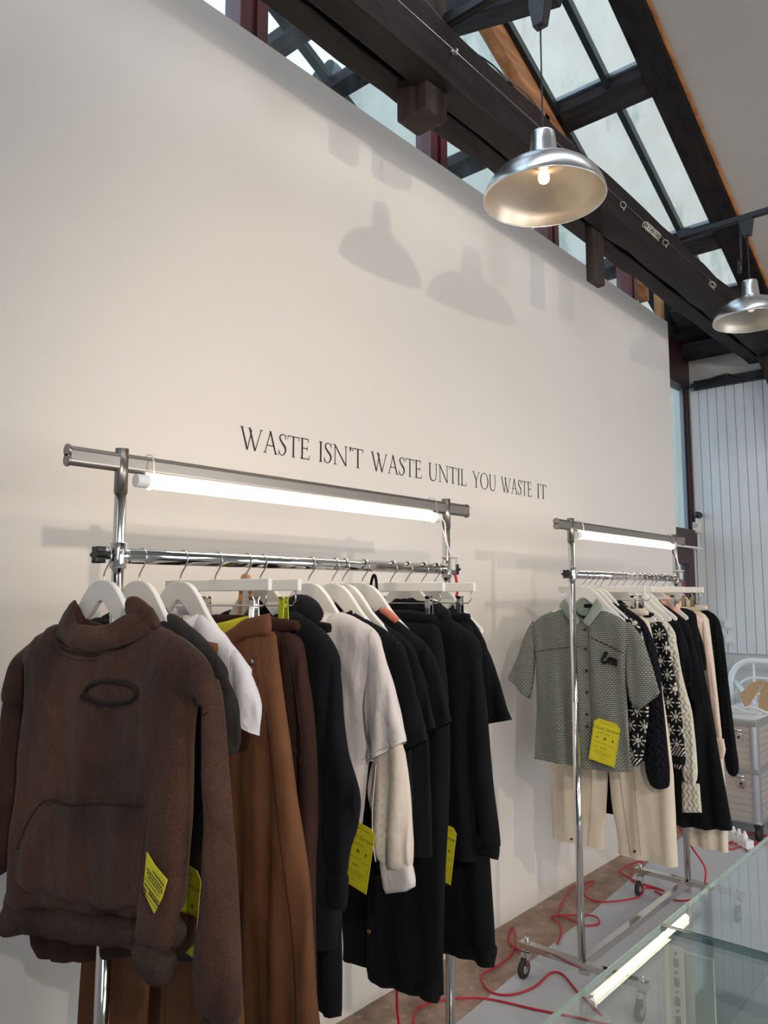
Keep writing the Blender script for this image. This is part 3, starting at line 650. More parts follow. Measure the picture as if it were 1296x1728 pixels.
# ---------------------------------------------------------------- cloth builder
def resample(poly, res):
    out = []
    n = len(poly)
    for i in range(n):
        a = Vector(poly[i]); b = Vector(poly[(i+1) % n]); L = (b-a).length; k = max(1, int(round(L/res)))
        for j in range(k): out.append((tuple(a+(b-a)*(j/k)), i))
    return out
def chaikin(poly, keep=()):
    out = []; n = len(poly)
    for i in range(n):
        p = Vector(poly[i]); 
        if i in keep: out.append(tuple(p)); continue
        a = Vector(poly[i-1]); b = Vector(poly[(i+1) % n]); out.append(tuple(p+(a-p)*.25)); out.append(tuple(p+(b-p)*.25))
    return out
def inside_mask(P, poly):
    x, y = P[:, 0], P[:, 1]; c = np.zeros(len(P), bool); n = len(poly)
    for i in range(n):
        x1, y1 = poly[i]; x2, y2 = poly[(i+1) % n]
        cond = ((y1 > y) != (y2 > y)); xs = (x2-x1)*(y-y1)/((y2-y1) if y2 != y1 else 1e-9)+x1; c ^= cond & (x < xs)
    return c
def segdist(P, a, b):
    a = np.array(a); b = np.array(b); d = b-a; L = (d**2).sum()+1e-12; t = np.clip(((P-a)@d)/L, 0, 1); q = a+t[:, None]*d; return np.sqrt(((P-q)**2).sum(1))
def cloth(name, poly, m, parent, X, thick=.018, r=.045, res=.013, fold=(.006, .09), openz=(), seed=0, soft=2, lean=0, wav=1.0, opens=()):
    """closed garment piece: outline (u,z), front and back bulged apart; 'openz' = hem heights left open"""
    pl = [tuple(p) for p in poly]
    def onseg(p, s):
        (a, b) = s; L = math.hypot(b[0]-a[0], b[1]-a[1]); t_ = ((p[0]-a[0])*(b[0]-a[0])+(p[1]-a[1])*(b[1]-a[1]))/(L*L)
        if t_ < -1e-3 or t_ > 1.001: return False
        return math.hypot(p[0]-a[0]-t_*(b[0]-a[0]), p[1]-a[1]-t_*(b[1]-a[1])) < 1e-5
    op = lambda a, b: any(abs(a[1]-z) < e and abs(b[1]-z) < e for z, e in openz) or any(onseg(a, s) and onseg(b, s) for s in opens)
    for _ in range(soft):
        n = len(pl); keep = [i for i in range(n) if op(pl[i-1], pl[i]) or op(pl[i], pl[(i+1) % n])]
        pl = chaikin(pl, keep)
    n = len(pl); bd = resample(pl, res); B = [p for p, _ in bd]
    isopen = [op(pl[i], pl[(i+1) % n]) for i in range(n)]
    bopen = [isopen[i] and isopen[bd[k-1][1]] for k, (p, i) in enumerate(bd)]
    A = np.array(pl); mn, mxx = A.min(0), A.max(0); G = []; row = 0; z = mn[1]+res*.5
    while z < mxx[1]:
        u = mn[0]+(res*.5 if row % 2 else 0)
        while u < mxx[0]: G.append((u, z)); u += res
        z += res*.87; row += 1
    G = np.array(G); G = G[inside_mask(G, pl)]; D = np.full(len(G), 9.)
    for i in range(n): D = np.minimum(D, segdist(G, pl[i], pl[(i+1) % n]))
    rings = []; Bn = np.array(B); nbb = len(B); area2 = sum(B[i][0]*B[(i+1) % nbb][1]-B[(i+1) % nbb][0]*B[i][1] for i in range(nbb)); sg = 1 if area2 > 0 else -1
    tn = np.roll(Bn, -1, 0)-np.roll(Bn, 1, 0); tn /= (np.sqrt((tn**2).sum(1))[:, None]+1e-9); nrm = np.stack([-tn[:, 1], tn[:, 0]], 1)*sg
    offs = [max(.0035, r*.10), max(.009, r*.28), max(.017, r*.55)]; last = 0
    for of in offs:
        Q = Bn+nrm*of; DD = np.full(len(Q), 9.)
        for i in range(n): DD = np.minimum(DD, segdist(Q, pl[i], pl[(i+1) % n]))
        Q = Q[(DD > of*.93) & inside_mask(Q, pl)]
        if len(Q): keepq = [0]; [keepq.append(j) for j in range(1, len(Q)) if np.hypot(*(Q[j]-Q[keepq[-1]])) > res*.55]; rings += [tuple(Q[j]) for j in keepq]; last = of
    G = G[D > last+res*.6]
    P = np.array(B+rings+[tuple(g) for g in G]); nb = len(B)
    res_ = delaunay_2d_cdt([Vector((float(a), float(b))) for a, b in P], [(i, (i+1) % nb) for i in range(nb)], [], 1, 1e-6)
    V = np.array([tuple(v) for v in res_[0]]); F = res_[2]; orig = res_[3]
    d = np.full(len(V), 9.)
    for i in range(n):
        if not isopen[i]: d = np.minimum(d, segdist(V, pl[i], pl[(i+1) % n]))
    t = thick*np.sqrt(np.clip(1-(1-np.clip(d/r, 0, 1))**2, 0, 1))
    rs = random.Random(seed+1); ph = [rs.uniform(0, 6.28) for _ in range(6)]
    amp, lam = fold; zt = V[:, 1].max(); H = max(zt-V[:, 1].min(), .05)
    g = .35+.65*(zt-V[:, 1])/H
    f = amp*g*(np.sin(2*PI*V[:, 0]/lam+ph[0]+1.6*np.sin(V[:, 1]*4+ph[1]))+.5*np.sin(2*PI*V[:, 0]/(lam*.53)+ph[2]+V[:, 1]*5)+.5*np.sin(V[:, 1]*14+V[:, 0]*9+ph[3])*.5)
    nz_ = np.array([noise.noise(Vector((a*11+seed, b*7, seed*.7)))+.5*noise.noise(Vector((a*24, b*15+seed, 3.1))) for a, b in V])*.005*wav
    lx = lean*(zt-V[:, 1])
    mb = MB(); N = len(V); vs_ = []
    front = [(X-t[i]+f[i]+nz_[i]-lx[i], y_of(V[i, 0]), V[i, 1]) for i in range(N)]
    back = [(X+t[i]+f[i]*.6-nz_[i]*.3-lx[i], y_of(V[i, 0]), V[i, 1]) for i in range(N)]
    vs_ = list(front); idx = list(range(N))
    for i in range(N):
        if t[i] > 1e-4: idx[i] = len(vs_); vs_.append(back[i])
    fs = [tuple(q) for q in F]+[tuple(idx[j] for j in reversed(q)) for q in F]
    mb.add(vs_, fs, True)
    o = obj(name, mb, m, parent, smooth=True)
    return o
def mir(p): return [(-a, b) for a, b in reversed(p)]
def full(half): return half+[(-a, b) for a, b in reversed(half) if abs(a) > 1e-6]
def ring_collar(name, parent, X, m, hw, zf, zb, hx=.035, h=.012, th=.004, uc=0):
    """ribbed neckband following the neck opening"""
    mb = MB(); n = 40; vs_ = []
    prof = [(-th, -h), (th*.4, -h*1.05), (th, -h*.3), (th*.8, h*.8), (0, h), (-th, h*.7)]
    for i in range(n):
        a = 2*PI*i/n; u = hw*math.sin(a); dx = -hx*math.cos(a); z = (zf+zb)/2-(zb-zf)/2*math.cos(a)+.006*math.sin(a)**2
        nu, nx = math.sin(a), -math.cos(a)
        for (o_, hh) in prof: vs_.append((X+dx+nx*(o_-hh*.35), y_of(uc+u+nu*(o_-hh*.35)), z+hh))
    k = len(prof); fs = [(i*k+j, i*k+(j+1) % k, ((i+1) % n)*k+(j+1) % k, ((i+1) % n)*k+j) for i in range(n) for j in range(k)]
    mb.add(vs_, fs, True); return obj(name, mb, m, parent)
def on_surface(o, u, z, default):
    """x of the front face of a cloth piece at (u,z)"""
    me = o.data; off = loc_of(o); y = y_of(u); best = None; bd = 1e9
    for v in me.vertices:
        d = (v.co.y+off.y-y)**2+(v.co.z+off.z-z)**2
        if d < 1.6e-4*1.5:
            if best is None or v.co.x+off.x < best: best = v.co.x+off.x
    return default if best is None else best
def surf_line(name, parent, target, pts, m, r=.0012, k=6, lift=.0012):
    sp = smoothpath([(0, u, z) for u, z in pts], k); P0 = [on_surface(target, p.y, p.z, 9) for p in sp]; dflt = min([q for q in P0 if q < 9] or [target.location.x]); P = [((x if x < 9 else dflt)-lift, y_of(p.y), p.z) for x, p in zip(P0, sp)]
    xs = [p[0] for p in P]; xs = [sum(xs[max(0, i-2):i+3])/len(xs[max(0, i-2):i+3]) for i in range(len(xs))]
    return obj(name, MB().tube([(xs[i], P[i][1], P[i][2]) for i in range(len(P))], r, 6), m, parent)
def seam(name, parent, X, pts, m, r=.0011, off=.02):
    tg = [c for c in parent.children if c.name.split('.')[0] in ('leg', 'body')]
    sp = smoothpath([(0, u, z) for u, z in pts], 6); xs = []
    for p in sp:
        c = [on_surface(q, p.y, p.z, 9) for q in tg]; xs.append(min(c) if min(c) < 9 else X-off)
    xs = [sum(xs[max(0, i-2):i+3])/len(xs[max(0, i-2):i+3]) for i in range(len(xs))]
    return obj(name, MB().tube([(xs[i]-.0008, y_of(p.y), p.z) for i, p in enumerate(sp)], r, 6), m, parent)
def drape(o, target, pts_obj=None): pass
def garment(name, label, cat, X, group=None):
    return thing(name, label, cat, (X, 1.508, 1.5), group)

# ---- generic tops: body + two sleeves + neckband
def top(name, label, cat, X, m, right, sleeve, hem, body_u, neck=(.085, 1.475, 1.515), seed=0, th=.02, cuff=None, group=None, collar_m=None, left=True, sm=None, hemband=None, lean=0, fold=(.006, .10), hemseg=None, lshort=0):
    t = garment(name, label, cat, X, group); nu, zf, zb = neck
    half = [(0, zf), (nu*.6, zf+.010), (nu, zb-.008)]+right+[(body_u, right[-1][1]-.10), (body_u+.005, hem+.2), (body_u+.01, hem)]
    b = cloth('body', full(half), m, t, X, th*.8, .035, openz=((hem, .004),), seed=seed, lean=lean, fold=fold, wav=1.7)
    ring_collar('neckband', t, X, collar_m or m, nu*.98, zf, zb)
    for s in ((1, -1) if left else (1,)):
        F = (lambda q: q) if s == 1 else mir
        hs = [tuple(F([p, q])) for p, q in [(sleeve[hemseg], sleeve[hemseg+1])]] if hemseg is not None else []
        zt_ = max(q[1] for q in sleeve); SL = sleeve if (s == 1 or not lshort) else [(a, zt_-(zt_-b)*lshort) for a, b in sleeve]
        so = cloth('sleeve', F(SL), sm or m, t, X-.004, th*.62, .026, seed=seed+5+s, fold=(.005, .06), lean=lean, soft=1 if hemseg is not None else 2, opens=hs, wav=1.5)
        if hemseg is not None and s == 1:
            p, q = sleeve[hemseg], sleeve[hemseg+1]; surf_line('hem_stitch', so, so, [(p[0], p[1]+.016), (q[0]+.004, q[1]+.016)], sm or m, .0009, 4)
            surf_line('armhole_seam', so, so, [sleeve[0], ((sleeve[0][0]+sleeve[-1][0])/2+.006, (sleeve[0][1]+sleeve[-1][1])/2), sleeve[-1]], sm or m, .001, 5)
        if cuff: cloth('cuff', F(cuff), sm or m, so, X-.004, th*.55, .014, seed=seed+9, fold=(.001, .03), soft=0, lean=lean)
    return t
def trousers(name, label, X, m, wu, wz, crotch, outer, inner, hem, seed=0, th=.02, group=None, parts=True, hemw=None, cat='trousers', fold=(.006, .09), sag=0):
    """outer/inner: right leg edges from waist down; mirrored"""
    t = garment(name, label, cat, X, group)
    leg = [(0.0, wz-.03-sag)]+([(wu*.55, wz-.035-sag*.3)] if sag else [])+[(wu, wz-.03)]+outer+[(outer[-1][0], hem), (inner[-1][0], hem)]+list(reversed(inner))+[(-.004, crotch)]
    for s in (1, -1): cloth('leg', leg if s == 1 else mir(leg), m, t, X+(0.004 if s < 0 else -.002), th*.75, .035, openz=((hem, .004),), seed=seed+s, fold=fold, soft=2)
    cloth('waistband', [(-wu, wz), (-wu-.003, wz-.042), (wu+.003, wz-.042), (wu, wz)], m, t, X, th*.45, .010, soft=1, seed=seed, fold=(.002, .05))
    return t

# ================================================================ NEAR RAIL: hangers and garments
GH = 'white hangers on the near rail'
shirt_hanger(.835, 'white wooden hanger holding the faded brown hoodie, first on the near rail', GH)
shirt_hanger(.918, 'white wooden hanger holding the charcoal T-shirt behind the brown hoodie', GH)
shirt_hanger(1.023, 'white wooden hanger holding the white short-sleeved T-shirt', GH)
clip_hanger(1.119, 'white bar hanger with silver clips holding the tobacco brown trousers', GH)
clip_hanger(1.207, 'white bar hanger with a yellow clip holding the dark brown joggers', GH, cm=yel_clip)
shirt_hanger(1.256, 'white wooden hanger holding the black hooded top behind the brown joggers', GH)
shirt_hanger(1.423, 'white wooden hanger holding the white layered long-sleeved top', GH)
shirt_hanger(1.512, 'white wooden hanger holding the first black tee after the white top', GH)
shirt_hanger(1.552, 'white wooden hanger holding the second black tee after the white top', GH)
shirt_hanger(1.634, 'white wooden hanger holding the black tee with the salmon neckband', GH)
clip_hanger(1.758, 'white bar hanger holding the black press-stud trousers', GH)
shirt_hanger(1.83, 'white wooden hanger holding the black long-sleeved hoodie near the far end of the near rail', GH)
clip_hanger(1.910, 'white bar hanger holding the last black trousers of the near rail', GH)
shirt_hanger(1.975, 'white wooden hanger holding the last black tee of the near rail', GH)

# ---- 1 faded brown hoodie
X0 = .815
hd = garment('hoodie', 'faded dark brown hoodie with cut oval slit and kangaroo pocket, first on the near rail', 'hoodie', X0)
body = [(-.07, 1.462), (-.145, 1.492), (-.22, 1.466), (-.292, 1.436), (-.345, 1.414), (-.380, 1.36), (-.402, 1.285), (-.335, 1.275), (-.312, 1.36), (-.290, 1.395), (-.268, 1.345), (-.262, 1.22), (-.272, 1.08), (-.32, .86), (-.322, .842),
        (-.12, .888), (-.012, .915), (.12, .94), (.24, .97), (.335, .99), (.345, 1.1), (.352, 1.22), (.352, 1.32), (.366, 1.375), (.382, 1.352), (.424, 1.350), (.416, 1.395), (.396, 1.432), (.362, 1.456), (.27, 1.49), (.185, 1.495), (.11, 1.462), (.02, 1.445)]
cloth('body', body, f_hoodie, hd, X0, .032, .07, fold=(.007, .26), seed=11, soft=2, wav=2.2)
cloth('hem_rib', [(-.33, .865), (-.326, .785), (-.20, .83), (-.155, .838), (-.03, .862), (.08, .884), (.197, .912), (.335, .935), (.345, 1.005), (.22, .975), (.175, .966), (.10, .944), (-.012, .936), (-.12, .905), (-.2, .89)], f_hoodie_rib, hd, X0-.004, .030, .03, fold=(.006, .10), seed=12, soft=1)
cloth('back_hem', [(-.31, .93), (-.318, .768), (-.285, .752), (-.229, .748), (-.10, .782), (.044, .832), (.13, .862), (.2, .888), (.30, .91), (.32, 1.0)], f_dkbrown, hd, X0+.045, .012, .02, fold=(.005, .10), seed=13, soft=1)
# kangaroo pocket
cloth('pocket', [(-.108, 1.130), (.27, 1.186), (.285, 1.09), (.262, .985), (-.245, .925), (-.262, .935), (-.235, .965), (-.195, 1.02)], f_hoodie, hd, X0-.030, .010, .018, fold=(.006, .17), seed=11, soft=1)
# sleeves
slR = [(.384, 1.395), (.396, 1.412), (.408, 1.405), (.421, 1.365), (.437, 1.261), (.455, 1.14), (.466, 1.05), (.478, .93), (.484, .86), (.40, .855), (.385, .93), (.394, 1.05), (.398, 1.2), (.390, 1.33)]
s1 = cloth('sleeve', slR, f_hoodie, hd, X0+.008, .030, .05, fold=(.005, .10), seed=14, soft=2)
cloth('cuff', [(.392, .872), (.486, .872), (.482, .80), (.462, .775), (.41, .775), (.395, .80)], f_hoodie_rib, s1, X0+.012, .026, .03, fold=(.002, .03), seed=15)
slL = [(-.345, 1.35), (-.378, 1.352), (-.403, 1.29), (-.42, 1.18), (-.44, 1.0), (-.45, .90), (-.36, .90), (-.345, 1.05), (-.338, 1.25)]
cloth('sleeve', slL, f_hoodie, hd, X0+.012, .030, .05, fold=(.005, .10), seed=16, soft=2)
# the forearm folded in front of the body, with the woven patch
s2 = cloth('folded_sleeve', [(.29, 1.45), (.270, 1.36), (.275, 1.25), (.278, 1.1), (.275, 1.0), (.270, .955), (.368, .955), (.376, 1.03), (.384, 1.10), (.376, 1.2), (.362, 1.30), (.352, 1.38), (.335, 1.43)], f_hoodie, hd, X0-.004, .022, .05, fold=(.003, .12), seed=17, soft=2, lean=.075)
cloth('cuff', [(.266, .968), (.372, .968), (.372, .93), (.362, .912), (.34, .902), (.31, .905), (.280, .912), (.268, .925)], f_hoodie_rib, s2, X0-.040, .022, .025, fold=(.002, .03), seed=18, soft=2)
mb = MB(); pp = [(.325, 1.120), (.350, 1.104), (.386, 1.090), (.372, 1.058), (.352, 1.030), (.337, 1.042), (.318, 1.058), (.322, 1.09)]
mb.prism_x([(y_of(u), z) for u, z in pp], X0-.064, X0-.062); pt = obj('woven_patch', mb, yellow_m, hd); pt['label'] = 'yellow woven patch with fine print'
def fineprint(parent, X, o, ex, ez, rows, m=tagink, h=.0022):
    """rows of small print: broken bars; o origin (u,z), ex along text, ez down"""
    mb = MB(); rs = random.Random(int(o[0]*1e4))
    for (r0, a, b, hh) in rows:
        q = a
        while q < b:
            L = min(rs.uniform(.03, .09), b-q); c = []
            for (i, j) in ((q, r0), (q+L, r0), (q+L, r0+hh), (q, r0+hh)):
                u = o[0]+ex[0]*i+ez[0]*j; z = o[1]+ex[1]*i+ez[1]*j; c.append((X, y_of(u), z))
            mb.add(c, [(0, 1, 2, 3)]); q += L+.018
    return obj('fine_print', mb, m, parent)
fineprint(pt, X0-.0646, (.328, 1.112), (.055, -.026), (-.012, -.062), [(.10, .35, .95, .05), (.22, .05, .9, .04), (.30, .1, .95, .04), (.38, .15, .85, .04), (.50, .05, .8, .025), (.62, .05, .85, .05), (.70, .3, .9, .07), (.74, .02, .18, .12), (.86, .1, .8, .02)], ink)
# funnel neck with collapsed hood
def funnel(X):
    mb = MB(); n = 56; vs_ = []
    rows = [(.180, 1.486, 1.440, .040, 0), (.172, 1.500, 1.450, .046, 0), (.158, 1.514, 1.462, .048, .003), (.146, 1.527, 1.474, .040, .004), (.136, 1.536, 1.482, .036, .003), (.128, 1.538, 1.486, .031, .002), (.120, 1.534, 1.484, .027, 0), (.114, 1.520, 1.472, .024, 0), (.112, 1.50, 1.455, .023, 0)]
    for k, (hw, zs, zf, hx, wob) in enumerate(rows):
        for i in range(n):
            a = 2*PI*i/n; u = .045+hw*math.sin(a)*(1+.04*(math.sin(a) > 0)); fr = math.cos(a)
            z = zs-(zs-zf)*max(0, fr)**1.1-.060*max(0, -fr)+wob*math.sin(5*a+k)*.4
            vs_.append((X-hx*fr+.003*math.sin(7*a+k*1.3), y_of(u), z+noise.noise(Vector((u*20, z*20, fr)))*.006))
    fs = [(k*n+i, k*n+(i+1) % n, (k+1)*n+(i+1) % n, (k+1)*n+i) for k in range(len(rows)-1) for i in range(n)]
    return mb.add(vs_, fs, True)
hf = obj('hood', funnel(X0), f_hoodie, hd)
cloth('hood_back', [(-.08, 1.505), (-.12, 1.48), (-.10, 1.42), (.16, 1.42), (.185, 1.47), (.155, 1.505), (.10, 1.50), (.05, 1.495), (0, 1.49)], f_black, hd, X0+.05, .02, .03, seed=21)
cloth('hood_fold', [(.135, 1.545), (.175, 1.548), (.225, 1.525), (.262, 1.49), (.21, 1.478), (.15, 1.50)], f_hoodie, hd, X0-.005, .010, .015, seed=22, fold=(.004, .05))
bodyo = [c for c in hd.children if c.name.startswith('body')][0]
pocko = [c for c in hd.children if c.name.startswith('pocket')][0]
surf_line('pocket_seam', hd, pocko, [(-.20, 1.012), (-.108, 1.122), (.02, 1.140), (.15, 1.166), (.265, 1.178)], dark_stitch, .0014, lift=.0022)
el = [(.135+.098*math.cos(a), 1.365+.0065*math.cos(a)+.021*math.sin(a)) for a in [2*PI*i/30 for i in range(31)]]
surf_line('slit_edge', hd, bodyo, el, dark_stitch, .0042, 2)
rs = random.Random(4); mb = MB()
for i in range(46):
    a = PI+PI*rs.random(); u = .135+.098*math.cos(a); z = 1.365+.0065*math.cos(a)+.021*math.sin(a); xb = on_surface(bodyo, u, z, X0-.03)-.005
    mb.tube([(xb, y_of(u), z), (xb-.003, y_of(u+rs.uniform(-.006, .006)), z-rs.uniform(.003, .011))], .0006, 4)
obj('frayed_threads', mb, dark_stitch, hd)
neck_seam = MB().tube(smoothpath([(X0-.046*math.cos(a)-.004, y_of(.045+.183*math.sin(a)), 1.486-.047*max(0, math.cos(a))**1.1) for a in [-1.45+2.9*i/20 for i in range(21)]], 2), .0012, 6)
obj('neck_seam', neck_seam, f_hoodie_rib, hd)
surf_line('armhole_seam', hd, s1, [(.403, 1.352), (.412, 1.349), (.421, 1.355)], dark_stitch, .0012)

# ---- 2 charcoal T-shirt
top('t_shirt', 'charcoal T-shirt right behind the brown hoodie, sleeve peeking out', 'T-shirt', .925, f_char,
    [(.13, 1.513), (.22, 1.468), (.290, 1.425), (.310, 1.39)], [(.26, 1.44), (.29, 1.425), (.318, 1.385), (.338, 1.34), (.359, 1.268), (.27, 1.225), (.25, 1.35)], .86, .27, seed=30, hemseg=5)
# ---- 3 white T-shirt
top('t_shirt', 'white short-sleeved T-shirt, third from the left on the near rail', 'T-shirt', 1.023, f_white,
    [(.10, 1.508), (.18, 1.452), (.235, 1.418), (.262, 1.385)], [(.20, 1.44), (.235, 1.418), (.262, 1.39), (.280, 1.350), (.293, 1.324), (.280, 1.268), (.206, 1.322), (.195, 1.37)], 1.15, .17, seed=40, th=.022, hemseg=5)
# ---- 4 tobacco trousers
t = trousers('trousers', 'tobacco brown twill trousers clipped by the waist, falling out of the picture', 1.119, f_tan, .215, 1.508, 1.22,
    [(.222, 1.43), (.26, 1.28), (.30, 1.10), (.34, .92), (.366, .72), (.385, .55)], [(.012, 1.24), (.04, 1.05), (.10, .80), (.145, .60)], .46, seed=50, th=.028, sag=.055)
seam('fly_seam', t, 1.119, [(.155, 1.48), (.185, 1.40), (.20, 1.36)], stitch_l, off=.028)
seam('side_seam', t, 1.119, [(.200, 1.46), (.205, 1.40), (.235, 1.30), (.237, 1.285)], stitch_l, .001, off=.027)
seam('waist_seam', t, 1.119, [(-.1, 1.445), (.05, 1.448), (.13, 1.458), (.213, 1.463)], stitch_l, .001, off=.020)
seam('side_seam', t, 1.119, [(.222, 1.30), (.262, 1.10), (.30, .92), (.325, .72), (.34, .5)], f_dkbrown, .001, off=.026)
seam('pocket_seam', t, 1.119, [(.10, 1.36), (.13, 1.37), (.165, 1.395), (.19, 1.42)], stitch_l, .001, off=.0285)
obj('rivet', MB().lathe([(0, -.003), (.005, -.0025), (.0055, 0), (0, .001)], (1.119-.029, y_of(.178), 1.405), 14, 'x'), chrome, t)
obj('rivet', MB().lathe([(0, -.003), (.004, -.0025), (.0045, 0), (0, .001)], (1.119-.030, y_of(.128), .706), 14, 'x'), chrome, t)
for c in list(t.children):
    if c.name.startswith('waistband'): bpy.data.objects.remove(c)
cloth('waistband', [(-.16, 1.40), (-.05, 1.425), (.05, 1.458), (.13, 1.495), (.212, 1.510), (.218, 1.465), (.13, 1.450), (.05, 1.412), (-.05, 1.38), (-.16, 1.36)], f_tan, t, 1.106, .012, .010, soft=0, seed=3, fold=(.001, .1))
o = cloth('yellow_lining', [(-.16, 1.46), (.012, 1.484), (.10, 1.502), (.17, 1.507), (.17, 1.44), (.03, 1.40), (-.15, 1.39)], yellow_cloth, t, 1.135, .004, .01, fold=(.001, .1), seed=2); o['label'] = 'yellow waist lining'
# ---- 5 dark brown joggers
t = trousers('joggers', 'dark brown fleece joggers clipped behind the tobacco trousers', 1.200, f_dkbrown, .205, 1.500, 1.22,
    [(.222, 1.42), (.248, 1.34), (.262, 1.25), (.268, 1.15), (.270, 1.0), (.27, .85)], [(.012, 1.24), (.05, 1.1), (.09, .86)], .72, seed=60, th=.026, fold=(.012, .05))
seam('pocket_edge', t, 1.2, [(.19, 1.45), (.222, 1.36), (.240, 1.27), (.248, 1.24)], dark_stitch, .0014, off=.022)
# tan straps looped over the hanger
t = thing('leather_strap', 'tan leather strap looped over a hanger hook behind the white bar', 'strap', (1.215, 1.508, 1.48))
for a, b, ab in ((-.030, -.022, 0), (.020, .010, 0)):
    obj('band', MB().obox((1.216, y_of((a+b)/2), 1.53), (.0016, 0, 0), (0, -.007, 0), (0, -(b-a)*.5, .055)), leather, t, .001)
obj('loop', MB().tube(smoothpath([(1.216, y_of(-.02), 1.582), (1.214, y_of(-.012), 1.594), (1.214, y_of(.002), 1.594), (1.216, y_of(.012), 1.582)]), .006, 10), leather, t)
# ---- 6 black hooded top
t = top('hooded_top', 'black hooded top hanging between the brown joggers and the white layered top', 'hoodie', 1.262, f_black,
    [(.13, 1.514), (.20, 1.478), (.250, 1.447), (.278, 1.39)], [(.235, 1.45), (.262, 1.43), (.283, 1.36), (.289, 1.25), (.315, 1.17), (.345, 1.11), (.330, 1.05), (.312, 1.0), (.300, .93), (.25, .93), (.235, 1.1), (.23, 1.3)], .78, .255, seed=70, th=.03, cuff=[(.245, .95), (.305, .95), (.298, .87), (.252, .87)])
cloth('hood', [(-.10, 1.50), (-.085, 1.535), (-.04, 1.545), (.02, 1.53), (.06, 1.54), (.10, 1.553), (.15, 1.545), (.19, 1.51), (.17, 1.47), (-.08, 1.46)], f_black, t, 1.292, .03, .04, fold=(.008, .06), seed=71)
t = trousers('black_trousers', 'black trousers hidden behind the black hooded top, hem showing left of the wide black ones', 1.335, f_black, .17, 1.49, 1.2,
    [(.18, 1.3), (.20, 1.0), (.215, .75)], [(.01, 1.2), (.03, .9), (.04, .7)], .60, seed=75, th=.03, cat='trousers')
# ---- 7 white layered top
t = garment('layered_top', 'off-white layered top, short sleeve over long shirt sleeve, middle of the near rail', 'long-sleeved top', 1.423)
X = 1.423
cloth('body', full([(0, 1.463), (.05, 1.473), (.088, 1.500), (.12, 1.507), (.19, 1.488), (.250, 1.456), (.262, 1.40), (.225, 1.30), (.215, 1.15), (.195, 1.0), (.19, .93)]), f_offwhite, t, X, .022, .04, openz=((.93, .004),), seed=80, wav=2.2)
ring_collar('neckband', t, X, f_offwhite, .092, 1.466, 1.512, hx=.045, h=.012, th=.005)
ring_collar('neckband', t, X+.004, f_cream, .080, 1.476, 1.518, hx=.036, h=.009, th=.004)
for s in (1, -1):
    F = (lambda p: p) if s == 1 else mir
    so = cloth('short_sleeve', F([(.222, 1.47), (.252, 1.455), (.272, 1.42), (.288, 1.37), (.312, 1.31), (.345, 1.213), (.234, 1.150), (.218, 1.20), (.213, 1.30), (.222, 1.39)]), f_offwhite, t, X-.010, .020, .030, seed=81+s, fold=(.006, .06), soft=1, opens=[tuple(F([(.345, 1.213), (.234, 1.150)]))], wav=2)
    surf_line('sleeve_hem', so, so, F([(.234, 1.166), (.30, 1.196), (.336, 1.216)]), f_cream, .0009) if s == 1 else None
    lo = cloth('long_sleeve', F([(.25, 1.22), (.32, 1.22), (.335, 1.12), (.345, 1.0), (.347, .935), (.340, .915), (.255, .915), (.235, .98), (.214, 1.06), (.217, 1.13), (.232, 1.18)]), f_cream, t, X+.004, .019, .032, seed=84+s, fold=(.008, .05), wav=2)
    cloth('cuff', F([(.251, .932), (.345, .940), (.357, .89), (.33, .872), (.268, .852)]), f_offwhite, lo, X+.004, .014, .012, seed=86, soft=0, fold=(.001, .1))
    if s == 1: surf_line('placket', lo, lo, [(.255, 1.15), (.25, 1.05), (.255, .98), (.262, .93)], f_offwhite, .0014)
# ---- 8-10 black tees
t = top('t_shirt', 'black T-shirt immediately behind the white layered top', 'T-shirt', 1.512, f_black,
    [(.112, 1.494), (.19, 1.462), (.245, 1.432), (.275, 1.38)], [(.23, 1.44), (.258, 1.42), (.287, 1.35), (.305, 1.28), (.330, 1.200), (.235, 1.150), (.22, 1.25)], .86, .235, seed=90, th=.022, hemseg=4)
t = top('t_shirt', 'second black T-shirt behind the white layered top, sleeve slightly longer', 'T-shirt', 1.560, f_black,
    [(.112, 1.492), (.19, 1.455), (.243, 1.422), (.275, 1.37)], [(.23, 1.43), (.256, 1.41), (.286, 1.34), (.300, 1.28), (.322, 1.222), (.23, 1.18), (.22, 1.25)], .90, .235, seed=92, th=.02, hemseg=4)
t = top('t_shirt', 'black T-shirt with a salmon pink neckband on the near rail', 'T-shirt', 1.625, f_black,
    [(.112, 1.494), (.19, 1.452), (.238, 1.42), (.28, 1.37)], [(.235, 1.425), (.262, 1.40), (.292, 1.33), (.304, 1.28), (.323, 1.229), (.23, 1.18), (.22, 1.25)], .88, .24, seed=94, th=.022, hemseg=4)
cloth('neckband', [(.095, 1.512), (.118, 1.515), (.145, 1.502), (.170, 1.484), (.152, 1.470), (.12, 1.490), (.095, 1.498)], salmon, t, 1.598, .006, .010, seed=3, fold=(.001, .1), soft=0)
t = thing('black_cord_loop', 'black fabric loop slung over a hanger hook in front of the salmon neckband', 'cord', (1.69, 1.508, 1.50))
obj('loop', MB().tube(smoothpath([(1.684, y_of(-.022), 1.50), (1.684, y_of(-.016), 1.56), (1.684, y_of(-.004), 1.602), (1.684, y_of(.006), 1.600), (1.684, y_of(.012), 1.56), (1.684, y_of(.020), 1.50)]), .0042, 8), f_black, t)
